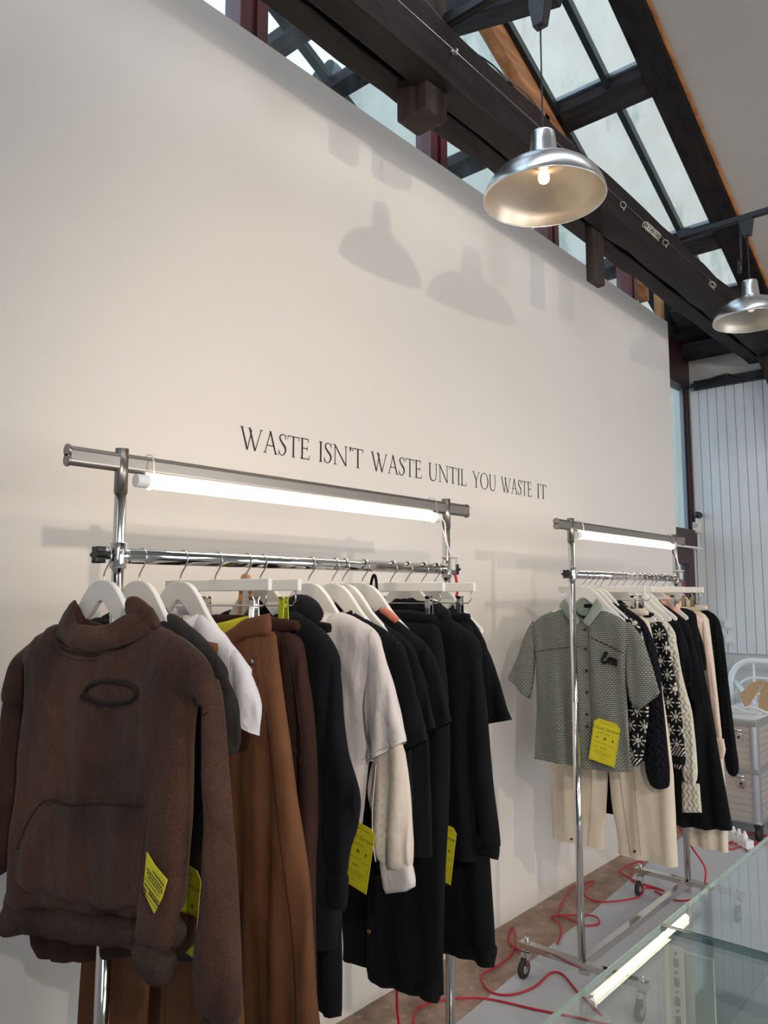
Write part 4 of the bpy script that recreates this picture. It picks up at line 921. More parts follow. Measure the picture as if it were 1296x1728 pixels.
# ---- 11 black press-stud trousers
t = trousers('wide_trousers', 'wide black fleece trousers with a brass stud near the hem', 1.758, f_black2, .168, 1.504, 1.2,
    [(.185, 1.44), (.20, 1.374), (.213, 1.22), (.212, 1.07), (.20, .80), (.180, .60)], [(-.01, 1.2), (-.05, .9), (-.078, .6)], .475, seed=100, th=.034, fold=(.008, .13))
cloth('hem_band', [(-.080, .49), (-.076, .437), (.173, .458), (.178, .52)], f_black2, t, 1.755, .036, .03, seed=5, soft=0)
brass = mat('aged_brass', (.35, .22, .09, 1), .35, 1)
obj('press_stud', MB().lathe([(0, -.004), (.006, -.003), (.0075, 0), (0, .001)], (1.722, y_of(-.050), .590), 14, 'x'), brass, t)
# ---- 12 black hoodie
t = top('hoodie', 'black hoodie with long ribbed sleeve, second to last garment of the near rail', 'hoodie', 1.835, f_black2,
    [(.12, 1.502), (.20, 1.462), (.262, 1.428), (.275, 1.37)], [(.215, 1.45), (.25, 1.435), (.272, 1.36), (.285, 1.25), (.297, 1.12), (.308, 1.0), (.322, .90), (.322, .86), (.262, .865), (.245, .95), (.235, 1.1), (.225, 1.3)], .82, .245, seed=110, th=.034, cuff=[(.268, .875), (.322, .875), (.318, .838), (.258, .838)])
cloth('hood', [(-.10, 1.50), (-.08, 1.535), (0, 1.545), (.08, 1.54), (.13, 1.52), (.17, 1.49), (.14, 1.46), (-.08, 1.45)], f_black2, t, 1.84, .03, .04, fold=(.008, .06), seed=111)
# ---- 13 black trousers, 14 last tee
t = trousers('wide_trousers', 'last black trousers of the near rail, hem above the chrome post foot', 1.912, f_black2, .178, 1.503, 1.2,
    [(.190, 1.44), (.205, 1.3), (.22, 1.05), (.240, .75), (.252, .60)], [(.012, 1.2), (.03, .9), (.055, .6)], .52, seed=120, th=.03, fold=(.008, .1))
cloth('hem_band', [(.045, .545), (.055, .505), (.15, .515), (.255, .535), (.257, .58)], f_black2, t, 1.908, .030, .03, seed=5, soft=0)
top('t_shirt', 'last black T-shirt at the far end of the near rail', 'T-shirt', 1.958, f_black,
    [(.11, 1.50), (.14, 1.49), (.187, 1.44), (.215, 1.38)], [(.17, 1.45), (.20, 1.42), (.235, 1.34), (.262, 1.27), (.290, 1.190), (.21, 1.17), (.19, 1.25)], .86, .19, seed=130, th=.02, hemseg=4)
# lower legs of light brown trousers seen under the hoodie
t = trousers('trousers', 'brown trousers whose legs show low down under the brown hoodie', .985, f_tan, .19, 1.46, 1.2,
    [(.20, 1.3), (.25, 1.0), (.30, .8)], [(.01, 1.2), (.02, .9), (.035, .7)], .50, seed=140, th=.02)

# ================================================================ yellow cards
def text_mb(body, size, shear, u0, z0, X, ex, rot):
    cu = bpy.data.curves.new('txt', 'FONT'); cu.body = body; cu.size = size; cu.shear = shear; cu.align_x = 'CENTER'; cu.resolution_u = 3
    o = bpy.data.objects.new('txt', cu); C.objects.link(o); bpy.context.view_layer.update()
    me = bpy.data.meshes.new_from_object(o.evaluated_get(bpy.context.evaluated_depsgraph_get())); mb = MB()
    ca, sa = math.cos(rot), math.sin(rot)
    vs_ = [(X, y_of(u0+ex*(v.co.x*ca-v.co.y*sa)), z0+v.co.x*sa+v.co.y*ca) for v in me.vertices]
    mb.add(vs_, [tuple(p.vertices) for p in me.polygons]); bpy.data.objects.remove(o); bpy.data.curves.remove(cu); return mb
def card(label, X, tl, rot, w_, h_, ru=1):
    """yellow chamfered card; tl=(u,z) of the top-left corner, rot = tilt of its top edge"""
    t = thing('swing_tag', label, 'tag', (X, y_of(tl[0]), tl[1]), 'yellow swing tags on the garments')
    ca, sa = math.cos(rot), math.sin(rot)
    def q(a, b): return (tl[0]+a*ca+b*sa*1.0, tl[1]+a*sa-b*ca)      # a right, b down
    cf = w_*.17; pl = [(0, cf*.75), (cf, 0), (w_-cf, 0), (w_, cf*.9), (w_, h_), (0, h_)]
    mb = MB(); mb.prism_x([(y_of(q(a, b)[0]), q(a, b)[1]) for a, b in pl], X-.0006, X+.0006); obj('card', mb, yellow_m, t)
    Xf = X-.0011
    e = .035*w_; pi = [(e, cf*.75+e*.3), (cf+e*.3, e), (w_-cf-e*.3, e), (w_-e, cf*.9+e*.3), (w_-e, h_-e), (e, h_-e)]
    bd = MB().tube([(Xf, y_of(q(a, b)[0]), q(a, b)[1]) for a, b in pi], .0003, 4, True); obj('border_line', bd, tagink, t)
    c = q(w_*.5, h_*.24); obj('script_title', text_mb('Unum Semper', w_*.175, .35, c[0], c[1], Xf, 1, rot), tagink, t)
    ex = (ca*w_, sa*w_); ez = (sa*h_, -ca*h_)
    o = obj_rows = fineprint(t, Xf, tl, ex, ez, [(.07, .22, .8, .012), (.31, .2, .68, .012), (.345, .12, .88, .002), (.36+.18, .10, .35, .012), (.54, .38, .62, .008), (.56, .68, .9, .008), (.645, .12, .26, .012), (.645, .38, .6, .02), (.74, .2, .85, .003), (.76, .16, .85, .007), (.79, .25, .8, .007), (.82, .25, .75, .007), (.88, .4, .6, .014)])
    mb = MB()
    for k, cxx in enumerate((.2, .5, .8)):
        c = q(w_*cxx, h_*.43); n = (3, 7, 6)[k]; R = w_*.055
        mb.add([(Xf, y_of(c[0]+R*math.cos(2*PI*i/n-PI/2)*(1.15 if k == 1 else .8)), c[1]+R*math.sin(2*PI*i/n-PI/2)) for i in range(n)], [tuple(range(n))])
    obj('symbol', mb, tagink, t)
    return t
card('large yellow card hanging on the grey-green checked shirt', 2.955, (.058, 1.058), math.radians(-10.5), .112, .170)
card('yellow card half hidden in the gap behind the brown hoodie cuff', .872, (.226, 1.062), math.radians(-6), .088, .150)
card('yellow card peeking out left of the white shirt cuff', 1.385, (.190, 1.020), math.radians(-11), .085, .150)
card('yellow card between the black garments, right of the white cuff', 1.796, (.128, .918), math.radians(-9), .082, .155)

# ================================================================ FAR RAIL: hangers and garments
GF = 'white hangers on the far rail'
shirt_hanger(3.000, 'white wooden hanger holding the grey-green checked shirt on the far rail', GF)
shirt_hanger(3.055, 'white wooden hanger of the front snowflake sweater on the far rail', GF)
shirt_hanger(3.110, 'white wooden hanger of the black cable-knit sweater on the far rail', GF)
clip_hanger(3.165, 'first white bar hanger on the far rail, longest visible bar', GF)
clip_hanger(3.250, 'second white bar hanger on the far rail', GF)
shirt_hanger(3.317, 'cream-lit white hanger left of the second bar hanger on the far rail', GF)
shirt_hanger(3.394, 'white wooden hanger of the rear snowflake sweater on the far rail', GF)
shirt_hanger(3.490, 'white wooden hanger of the white cable-knit sweater on the far rail', GF)
shirt_hanger(3.559, 'white wooden hanger of the black tee behind the white knit on the far rail', GF)
clip_hanger(3.615, 'third white bar hanger on the far rail, above the black skirt', GF)
shirt_hanger(3.70, 'white wooden hanger near the pink collar on the far rail', GF)
clip_hanger(3.750, 'fourth white bar hanger on the far rail with brass-coloured clips', GF, cm=mat('brass_clip', (.5, .42, .25, 1), .25, 1))
clip_hanger(3.868, 'last white bar hanger on the far rail, nearest the white boards', GF, cm=MATS['brass_clip'])
shirt_hanger(3.956, 'white wooden hanger of the black crochet cardigan, last on the far rail', GF)
# checked shirt
X = 3.0
t = garment('checked_shirt', 'grey-green checked short-sleeved shirt with black motif, front of the far rail', 'shirt', X)
cloth('body', [(0, 1.44), (-.055, 1.49), (-.12, 1.488), (-.20, 1.458), (-.250, 1.418), (-.255, 1.38), (-.232, 1.301), (-.235, 1.10), (-.242, .862), (-.239, .848), (-.10, .845), (.02, .842), (.10, .846), (.182, .852), (.186, .87), (.178, 1.10), (.182, 1.30), (.20, 1.38), (.197, 1.435), (.14, 1.472), (.075, 1.492), (.03, 1.46)], f_check, t, X, .020, .035, res=.013, seed=200, openz=((.8485, .009),), fold=(.008, .12))
for p, sd in (([(-.235, 1.445), (-.262, 1.41), (-.30, 1.33), (-.335, 1.25), (-.372, 1.182), (-.272, 1.098), (-.262, 1.10), (-.240, 1.19), (-.232, 1.31), (-.236, 1.38)], 1),
              ([(.180, 1.445), (.215, 1.425), (.254, 1.38), (.272, 1.31), (.292, 1.24), (.314, 1.170), (.222, 1.094), (.205, 1.098), (.186, 1.16), (.178, 1.28), (.182, 1.38)], 2)):
    cloth('sleeve', p, f_check, t, X-.002, .017, .028, seed=201+sd, fold=(.005, .07), soft=1, opens=[((-.372, 1.182), (-.272, 1.098)), ((.314, 1.170), (.222, 1.094))])
for s in (-1, 1):
    cl = [(.008 if s > 0 else .008, 1.430), (.010, 1.445), (.035, 1.47), (.068, 1.53), (.078, 1.534), (.098, 1.508), (.10, 1.495), (.042, 1.424), (.036, 1.416)]
    if s < 0: cl = [(-.01-(a-.01)*.95, b) for a, b in reversed(cl)]
    cloth('collar', cl, f_check_collar, t, X-.026, .006, .01, seed=204, soft=1, fold=(.002, .1))
cloth('collar_back', [(-.07, 1.52), (-.06, 1.535), (0, 1.528), (.06, 1.536), (.075, 1.52), (.05, 1.47), (0, 1.45), (-.05, 1.475)], f_check_collar, t, X+.012, .008, .012, seed=205, fold=(.001, .1))
obj('neck_label', MB().box(X-.004, X+.002, y_of(.05), y_of(.005), 1.495, 1.510), f_black, t)
bo = [c for c in t.children if c.name.startswith('body')][0]
surf_line('placket', t, bo, [(.033, 1.43), (.032, 1.2), (.030, 1.0), (.030, .86)], f_dkbrown, .0007)
surf_line('yoke_seam', t, bo, [(.045, 1.372), (.10, 1.350), (.16, 1.325), (.180, 1.318)], dark_stitch, .0014)
surf_line('yoke_seam', t, bo, [(-.225, 1.302), (-.14, 1.318), (-.06, 1.328), (-.01, 1.333)], dark_stitch, .0010)
for z in (1.405, 1.325, 1.237, 1.150, 1.062, 1.012):
    obj('button', MB().lathe([(0, -.003), (.0045, -.0028), (.006, -.001), (.006, .002)], (on_surface(bo, .014, z, X-.03)-.002, y_of(.014), z), 14, 'x'), black_plastic, t)
xl = min(on_surface(bo, u_, z_, X-.03) for u_ in (.095, .11, .13, .145) for z_ in (1.275, 1.295, 1.31))-.0055
mo = MB(); mo.tube(smoothpath([(xl, y_of(u), z) for u, z in [(.113, 1.308), (.108, 1.315), (.100, 1.312), (.101, 1.303), (.106, 1.302), (.096, 1.297), (.089, 1.288), (.092, 1.277), (.102, 1.274), (.112, 1.282), (.117, 1.290), (.123, 1.297), (.124, 1.285), (.121, 1.272)]]), .0042, 8)
mo.tube(smoothpath([(xl, y_of(u), z) for u, z in [(.124, 1.288), (.132, 1.294), (.136, 1.288), (.135, 1.268)]]), .0042, 8)
mo.tube(smoothpath([(xl, y_of(u), z) for u, z in [(.136, 1.286), (.145, 1.291), (.149, 1.283), (.147, 1.264)]]), .0042, 8)
obj('chenille_motif', mo, f_black, t)
# sweaters
top('sweater', 'black and white snowflake sweater directly behind the checked shirt', 'sweater', 3.060, f_nordic,
    [(.12, 1.492), (.17, 1.464), (.212, 1.438), (.228, 1.38)], [(.19, 1.44), (.214, 1.43), (.232, 1.38), (.243, 1.25), (.245, 1.09), (.232, 1.0), (.20, .862), (.155, .868), (.148, 1.0), (.165, 1.2)], .90, .185, seed=210, th=.022, lshort=.93)
top('sweater', 'black cable-knit sweater with bobbles, between two snowflake sweaters', 'sweater', 3.115, f_knit_black,
    [(.085, 1.530), (.15, 1.488), (.208, 1.448), (.235, 1.39)], [(.195, 1.455), (.225, 1.43), (.262, 1.33), (.275, 1.2), (.288, 1.0), (.298, .82), (.285, .780), (.20, .775), (.196, .95), (.200, 1.1), (.19, 1.3)], .88, .195, seed=212, th=.026, neck=(.07, 1.49, 1.53), lshort=.84)
bob = MB()
for k in range(9):
    for u in (.232+.003*k*0, .272): bob.lathe([(0, -.012), (.008, -.009), (.011, 0), (.008, .006)], (3.100, y_of(u-.010+.004*(k % 2)+.0015*(4-k)*-1), 1.14-.038*k), 10, 'x')
sl = [c for c in bpy.data.objects if c.parent and c.parent.get('label', '').startswith('black cable') and c.name.startswith('sleeve')][0]
obj('knit_bobbles', bob, f_knit_black, sl)
t = trousers('trousers', 'ecru denim trousers with dark snaps clipped on the far rail', 3.19, f_ecru, .198, 1.495, 1.12,
    [(.215, 1.38), (.235, 1.264), (.262, 1.05), (.280, .85), (.283, .65)], [(.000, 1.0), (.0, .84), (.015, .66), (.032, .55)], .468, seed=220, th=.028, fold=(.007, .12))
for u, z in ((-.166, .492), (.118, .500)): obj('snap', MB().lathe([(0, -.003), (.005, -.002), (.006, .002)], (3.158, y_of(u), z), 12, 'x'), black_metal, t)
for s in (1, -1): seam('leg_seam', t, 3.19, [(.045*s, 1.0), (.06*s, .84), (.075*s, .66), (.095*s, .475)], greyseam, .0009, off=.031)
seam('leg_seam', t, 3.19, [(.12, .84), (.13, .7), (.145, .49)], greyseam, .0008, off=.031)
top('sweater', 'rear black and white snowflake sweater beside the white cable knit', 'sweater', 3.394, f_nordic,
    [(.11, 1.490), (.15, 1.456), (.190, 1.405), (.205, 1.36)], [(.165, 1.43), (.190, 1.41), (.206, 1.33), (.222, 1.21), (.249, 1.05), (.256, .92), (.260, .81), (.190, .80), (.180, .95), (.175, 1.2)], .86, .185, seed=230, th=.024)
top('sweater', 'off-white cable-knit sweater with long ribbed sleeve on the far rail', 'sweater', 3.49, f_knit_white,
    [(.10, 1.482), (.14, 1.448), (.187, 1.402), (.205, 1.35)], [(.165, 1.42), (.192, 1.395), (.206, 1.30), (.225, 1.18), (.258, 1.04), (.268, .90), (.275, .72), (.200, .72), (.203, .9), (.195, 1.1), (.175, 1.3)], .84, .185, seed=232, th=.026, cuff=[(.199, .735), (.277, .735), (.281, .615), (.199, .602)])
top('t_shirt', 'black T-shirt right behind the white cable-knit sweater', 'T-shirt', 3.56, f_black,
    [(.095, 1.490), (.15, 1.462), (.189, 1.424), (.215, 1.36)], [(.175, 1.43), (.20, 1.41), (.225, 1.32), (.249, 1.15), (.19, 1.13), (.18, 1.2)], .80, .185, seed=234, th=.02)
top('t_shirt', 'boxy black T-shirt with long sleeve edge on the far rail', 'T-shirt', 3.625, f_black,
    [(.102, 1.503), (.16, 1.462), (.209, 1.423), (.232, 1.35)], [(.19, 1.43), (.218, 1.40), (.240, 1.29), (.256, 1.16), (.268, 1.06), (.243, 1.055), (.20, 1.07), (.19, 1.2)], .82, .19, seed=236, th=.02)
t = garment('skirt', 'long flared black skirt on the far rail, hem above the ecru legs', 'skirt', 3.75)
cloth('body', full([(0, 1.488), (.197, 1.488), (.205, 1.40), (.235, 1.15), (.262, .95), (.300, .70), (.325, .50), (.315, .488), (.2, .470), (.07, .465), (0, .47)]), f_black2, t, 3.75, .03, .06, fold=(.014, .10), seed=240)
top('t_shirt', 'black T-shirt in front of the pale pink shirt on the far rail', 'T-shirt', 3.81, f_black,
    [(.09, 1.480), (.13, 1.456), (.177, 1.417), (.20, 1.36)], [(.16, 1.42), (.185, 1.40), (.208, 1.32), (.222, 1.25), (.222, 1.19), (.19, 1.18), (.17, 1.25)], .85, .17, seed=242, th=.02)
top('shirt', 'pale pink long-sleeved shirt near the end of the far rail', 'shirt', 3.88, f_pink,
    [(.10, 1.49), (.155, 1.455), (.206, 1.418), (.212, 1.36)], [(.18, 1.43), (.208, 1.41), (.218, 1.30), (.227, 1.18), (.245, 1.0), (.258, .86), (.222, .86), (.212, 1.0), (.195, 1.2)], .84, .18, seed=244, th=.02, cuff=[(.215, .88), (.262, .87), (.268, .82), (.258, .78), (.228, .772), (.222, .80)])
t = trousers('trousers', 'ecru trousers at the back of the far rail, hem by the power strip', 3.915, f_ecru, .20, 1.505, 1.1,
    [(.212, 1.35), (.228, 1.1), (.242, .8), (.250, .55)], [(.01, 1.05), (.03, .8), (.06, .5)], .345, seed=250, th=.03, fold=(.01, .09))
top('cardigan', 'black crochet cardigan, last garment on the far rail', 'cardigan', 3.965, f_crochet,
    [(.12, 1.51), (.18, 1.478), (.228, 1.446), (.245, 1.39)], [(.20, 1.46), (.236, 1.44), (.252, 1.36), (.265, 1.21), (.278, 1.0), (.292, .80), (.300, .685), (.232, .682), (.225, .9), (.215, 1.2)], .78, .22, seed=252, th=.026)
t = trousers('shorts', 'black shorts glimpsed low between the ecru legs', 3.32, f_black, .17, 1.48, 1.15,
    [(.17, 1.2), (.16, .9), (.14, .7)], [(.02, 1.1), (.03, .8), (.038, .65)], .585, seed=255, th=.02, cat='shorts')
t = garment('pink_top', 'pink cotton top peeping out above the clips of the far rail', 'top', 3.70)
cloth('body', [(.065, 1.535), (.085, 1.55), (.12, 1.51), (.15, 1.49), (.15, 1.35), (-.15, 1.35), (-.15, 1.49), (-.09, 1.54), (0, 1.50)], fabric('salmon_pink_cotton', hexc(222, 170, 152), hexc(230, 182, 164)), t, 3.70, .014, .03, seed=260)

# ================================================================ PENDANT LAMPS
def lamp(name_lbl, rim, on, cord_top, group=None):
    x, y, z = rim
    t = thing('pendant_lamp', name_lbl, 'pendant lamp', (x, y, z), 'aluminium pendant lamps')
    outer = [(.190, 0), (.1905, .004), (.1885, .014), (.182, .033), (.170, .054), (.152, .074), (.128, .092), (.100, .106), (.076, .114), (.060, .118), (.051, .121), (.0475, .124), (.0455, .135), (.041, .18), (.038, .212), (.036, .218), (.030, .221), (.0, .222)]
    inner = [(.190, 0), (.187, .004), (.180, .030), (.167, .051), (.149, .070), (.125, .088), (.098, .101), (.074, .109), (.046, .114), (.044, .13), (.038, .20), (.0, .205)]
    mbo = MB().lathe(outer, rim, 72); obj('shade', mbo, alu_shade, t)
    obj('shade_lining', MB().lathe(inner, rim, 72), shade_in, t)
    obj('rim', MB().tube([(x+.1895*math.cos(a), y+.1895*math.sin(a), z) for a in [2*PI*i/64 for i in range(64)]], .0018, 6, True), alu_shade, t)
    obj('socket', MB().lathe([(.0, .16), (.020, .16), (.021, .12), (.019, .105), (.0, .105)], rim, 24), white_plastic, t)
    b = obj('bulb', MB().lathe([(0, .050), (.009, .052), (.015, .057), (.018, .066), (.0175, .075), (.014, .087), (.011, .097), (.010, .108)], rim, 28), bulb_m if on else mat('faint_glow_bulb', (.9, .85, .75, 1), .2, emit=(1, .6, .3, 1), estr=.6), t)  # switched-off bulb still gets a faint glow in its material
    obj('cord', MB().cyl((x, y, z+.22), (x, y, cord_top), .0028, 10), mat('dark_violet_cord', (.02, .015, .03, 1), .5), t)
    # tapered black adapter on the track
    ad = MB(); zt = cord_top
    for a, b2 in ((0, 0),):
        v = [(x-.016, y-.020, zt-.002), (x+.016, y-.020, zt-.002), (x+.016, y+.020, zt-.002), (x-.016, y+.020, zt-.002), (x-.022, y-.032, zt+.075), (x+.022, y-.032, zt+.075), (x+.022, y+.032, zt+.075), (x-.022, y+.032, zt+.075),
             (x-.016, y-.034, zt+.10), (x+.016, y-.034, zt+.10), (x+.016, y+.034, zt+.10), (x-.016, y+.034, zt+.10)]
        ad.add(v, [(3, 2, 1, 0), (0, 1, 5, 4), (1, 2, 6, 5), (2, 3, 7, 6), (3, 0, 4, 7), (4, 5, 9, 8), (5, 6, 10, 9), (6, 7, 11, 10), (7, 4, 8, 11), (8, 9, 10, 11)])
    ad.cyl((x, y, zt-.01), (x, y, zt+.002), .008, 12)
    obj('track_adapter', ad, black_plastic, t, .003)
    if on:
        l = bpy.data.lights.new('pendant_glow', 'POINT'); l.energy = on; l.color = (1, .72, .45); l.shadow_soft_size = .02
        o = bpy.data.objects.new('pendant_glow', l); C.objects.link(o); o.location = (x, y, z+.03)
    return t
lamp('large near aluminium pendant lamp with glowing warm bulb', (2.072, 1.137, 2.790), .7, 3.375)
lamp('smaller far aluminium pendant lamp at the right edge', (4.242, 1.125, 2.985), 0, 3.455)
def track(x, y0, y1, z, label):
    t = thing('lighting_track', label, 'track', (x, (y0+y1)/2, z), 'black lighting tracks')
    obj('rail', MB().box(x-.017, x+.017, y0, y1, z, z+.028), black_metal, t, .002)
    obj('groove', MB().box(x-.006, x+.006, y0, y1-.01, z-.002, z+.001), rubber, t)
    obj('suspension_bracket', MB().box(x-.008, x+.008, y1-.06, y1+.01, z+.02, z+.05), black_metal, t)
track(2.06, -1.2, 1.52, 3.555, 'black lighting track rod above the near pendant lamp')
track(4.24, -1.2, 1.48, 3.545, 'black lighting track rod above the far pendant lamp')
t = thing('black_spotlight', 'small black track fitting beside the far lamp cord', 'spotlight', (4.24, 1.155, 3.44))
obj('arm', MB().cyl((4.235, 1.15, 3.55), (4.235, 1.165, 3.26), .006, 10), black_metal, t); obj('head', MB().cyl((4.235, 1.165, 3.33), (4.235, 1.17, 3.26), .011, 14), black_metal, t)
# steel wire along the tie beam with rings
WZ = 3.405
t = thing('steel_wire', 'thin steel wire stretched along the front of the tie beam', 'wire', (2, 1.44, WZ))
obj('wire', MB().cyl((-1, 1.435, WZ), (6.1, 1.435, WZ), .0013, 6), chrome, t)
t = thing('screw_hook', 'bright screw hook in the tie beam beside the square post stub', 'hook', (2.02, 1.44, WZ))
obj('eye', MB().tube([(2.02, 1.437+.010*math.cos(a), WZ+.012*math.sin(a)) for a in [2*PI*i/16 for i in range(16)]], .0028, 8, True), chrome, t)
obj('stem', MB().cyl((2.02, 1.458, WZ), (2.02, 1.428, WZ), .003, 8).tube([(2.02, 1.433, WZ-.008), (1.995, 1.425, WZ-.020), (1.975, 1.422, WZ-.026)], .0025, 8), chrome, t)
zinc = mat('zinc_ring', (.75, .70, .60, 1), .35, .8)
for i, X in enumerate([3.375, 3.64, 3.655, 3.675, 3.70, 3.72, 3.735, 3.755, 3.775, 3.795, 3.90, 4.62, 4.645]):
    lab = {0: 'curtain ring alone on the wire, nearest the lamp', 10: 'curtain ring alone on the wire, right of the cluster', 11: 'left one of the ring pair far along the wire', 12: 'right one of the ring pair far along the wire'}.get(i, 'curtain ring bunched in the cluster of rings on the wire')
    t = thing('curtain_ring', lab, 'ring', (X, 1.435, WZ-.012), 'rings in the cluster' if 1 <= i <= 9 else 'single rings on the wire'); rs = random.Random(i); tl = -.85+rs.uniform(-.45, .45)
    r = .0155; cxx = X
    obj('ring', MB().tube([(cxx+math.cos(a)*r*math.cos(tl), 1.435+math.cos(a)*r*math.sin(tl), WZ-.0135+math.sin(a)*r) for a in [2*PI*k/20 for k in range(20)]], .0016, 6, True), zinc, t)
    obj('clip', MB().tube([(cxx, 1.435, WZ-.029), (cxx+.004, 1.433, WZ-.036), (cxx-.003, 1.433, WZ-.044)], .0018, 6), zinc, t)

# black cable bundle running over the tie beam
t = thing('cable_bundle', 'bundle of thin dark cables running along the top of the tie beam', 'cable', (1.9, 1.47, 3.53))
for k in range(4):
    pts = [(1.2+.22*i, 1.462+.012*k+.01*math.sin(i*1.9+k), 3.512+.010*math.sin(i*2.3+k*2)+.005*k) for i in range(9)]
    obj('wire', MB().tube(smoothpath(pts, 4), .0035, 6), black_plastic if k else flashing, t)

# ================================================================ RED CABLES, POWER STRIP, BATTEN
def cable(label, pts, zs=None, r=.0042):
    P = [(a, b, (zs[i] if zs else .008)) for i, (a, b) in enumerate(pts)]
    o = obj('red_cable', MB().tube(smoothpath(P, 5), r, 8), redcord); tag(o, label, 'cable', 'red cables on the floor'); return o
cable('red cable running from the near rail foot across to under the glass case', [(2.20, 1.80), (2.26, 1.854), (2.305, 1.871), (2.385, 1.919), (2.49, 1.896), (2.616, 1.778), (2.675, 1.593), (2.704, 1.51), (2.739, 1.409), (2.8, 1.2)])
cable('red cable with a raised loop left of the far rail caster', [(3.065, 1.863), (3.057, 1.888), (3.098, 1.965), (3.194, 2.02), (3.232, 2.02), (3.117, 1.943), (2.997, 1.89), (2.874, 1.877), (2.773, 1.886), (2.714, 1.844), (2.675, 1.776), (2.709, 1.711), (2.814, 1.673), (2.966, 1.679), (2.985, 1.636), (2.907, 1.538), (2.861, 1.47), (2.80, 1.38)])
cable('longest red cable, looping over the brown floor behind the far rail', [(3.219, 1.79), (3.305, 1.818), (3.404, 1.878), (3.462, 1.953), (3.524, 1.892), (3.586, 1.79), (3.537, 1.745), (3.467, 1.786), (3.484, 1.886), (3.503, 1.937), (3.638, 1.99), (3.842, 2.045), (3.912, 2.041), (4.014, 2.0), (3.823, 1.964), (3.781, 1.894), (3.812, 1.813), (3.919, 1.736), (4.02, 1.738), (4.113, 1.754), (4.118, 1.662), (4.154, 1.707), (4.163, 1.824), (4.212, 1.929), (4.273, 1.97), (4.406, 1.962), (4.48, 1.923), (4.299, 1.912), (4.149, 1.841), (4.134, 1.731)],
      [.008+.004*(i % 3) for i in range(30)])
# hanging ones from the tube light connectors
P = [(2.030, 1.468, 1.617), (2.040, 1.468, 1.59), (2.043, 1.472, 1.54), (2.05, 1.56, 1.3), (2.07, 1.68, .9), (2.10, 1.75, .5), (2.13, 1.80, .2), (2.16, 1.80, .05), (2.20, 1.74, .012), (2.30, 1.6, .008)]
o = obj('red_cable', MB().tube(smoothpath(P, 8), .0045, 8), redcord); tag(o, 'red cable hanging down from the near tube light connector', 'cable', 'red cables on the floor')
P = [(4.032, 1.468, 1.617), (4.045, 1.468, 1.58), (4.06, 1.48, 1.3), (4.10, 1.52, .8), (4.13, 1.56, .42), (4.17, 1.58, .33), (4.16, 1.52, .25), (4.14, 1.45, .16), (4.09, 1.47, .05), (4.05, 1.56, .012), (4.1, 1.7, .01)]
o = obj('red_cable', MB().tube(smoothpath(P, 8), .0045, 8), redcord); tag(o, 'red cable hanging down the far post of the far rail', 'cable', 'red cables on the floor')
cable('red cable heaped around the white power strip', [(5.05, 1.70), (5.113, 1.661), (5.197, 1.599), (5.27, 1.533), (5.40, 1.50), (5.479, 1.58), (5.424, 1.702), (5.30, 1.74), (5.446, 1.564), (5.499, 1.452), (5.319, 1.505), (5.185, 1.648), (5.06, 1.62), (5.185, 1.561), (5.35, 1.40), (5.52, 1.36), (5.46, 1.47), (5.26, 1.50), (5.12, 1.55), (5.05, 1.48)], [.008+.005*(i % 3) for i in range(20)])
t = thing('power_strip', 'white power strip with plugs on the floor by the trunk', 'power strip', (5.22, 1.63, .003))
ax = Vector((.14, .195, 0)).normalized(); bx = Vector((-ax.y, ax.x, 0))
c0 = Vector((5.225, 1.635, 0))
obj('housing', MB().obox(c0+Vector((0, 0, .03)), ax*.13, bx*.028, Vector((0, 0, .024))), white_plastic, t, .004)
for k in range(4):
    p = c0+ax*(-.085+.052*k)
    obj('plug', MB().lathe([(.0, .052), (.019, .052), (.018, .070), (.012, .082), (.007, .098), (.0, .102)], (p.x, p.y, 0), 16), white_plastic, t)
t = thing('white_batten', 'short square white painted wooden foot standing on the floor behind the near rail', 'batten', (2.525, 2.005, 0))
obj('post', MB().box(2.505, 2.545, 1.985, 2.030, 0.0, .42), mat('chipped_white_wood', hexc(214, 204, 198), .6, var=.12, vscale=20), t, .002)

# ================================================================ TRUNK, METAL FRAME, THINGS ON TOP
tx, ty = 5.30, 1.505
alu_panel = mat('ribbed_aluminium', hexc(196, 188, 182), .35, .55, var=.06, vscale=3)
alu_trim = mat('satin_aluminium', hexc(176, 178, 182), .3, .8)
t = thing('flight_case', 'tall ribbed aluminium trunk with latches on black casters at the right', 'trunk', (tx+.3, ty+.3, .10))
mb = MB(); mb.box(tx+.008, tx+.6, ty+.008, ty+.55, .12, .735)
for k in range(15):
    z = .145+.0405*k
    mb.box(tx+.003, tx+.02, ty+.04, ty+.54, z, z+.033); mb.box(tx+.04, tx+.58, ty+.003, ty+.02, z, z+.033)
obj('shell', mb, alu_panel, t, .003)
def qcol(z0, z1):
    m = MB(); n = 8; pr = [(tx+.045-.045*math.cos(PI/2*i/n)-.004, ty+.045-.045*math.sin(PI/2*i/n)-.004) for i in range(n+1)]+[(tx+.05, ty+.05)]
    k = len(pr); m.add([(a, b, z0) for a, b in pr]+[(a, b, z1) for a, b in pr], [tuple(range(k)), tuple(range(k, 2*k))]+[(i, (i+1) % k, k+(i+1) % k, k+i) for i in range(k)]); return m
obj('corner_column', qcol(.12, .42), alu_trim, t); obj('corner_column', qcol(.455, .72), alu_trim, t)
for z0, z1 in ((.42, .455), (.715, .752), (.115, .125)):
    obj('edge_band', MB().box(tx-.006, tx+.605, ty-.006, ty+.555, z0, z1), alu_trim, t, .006)
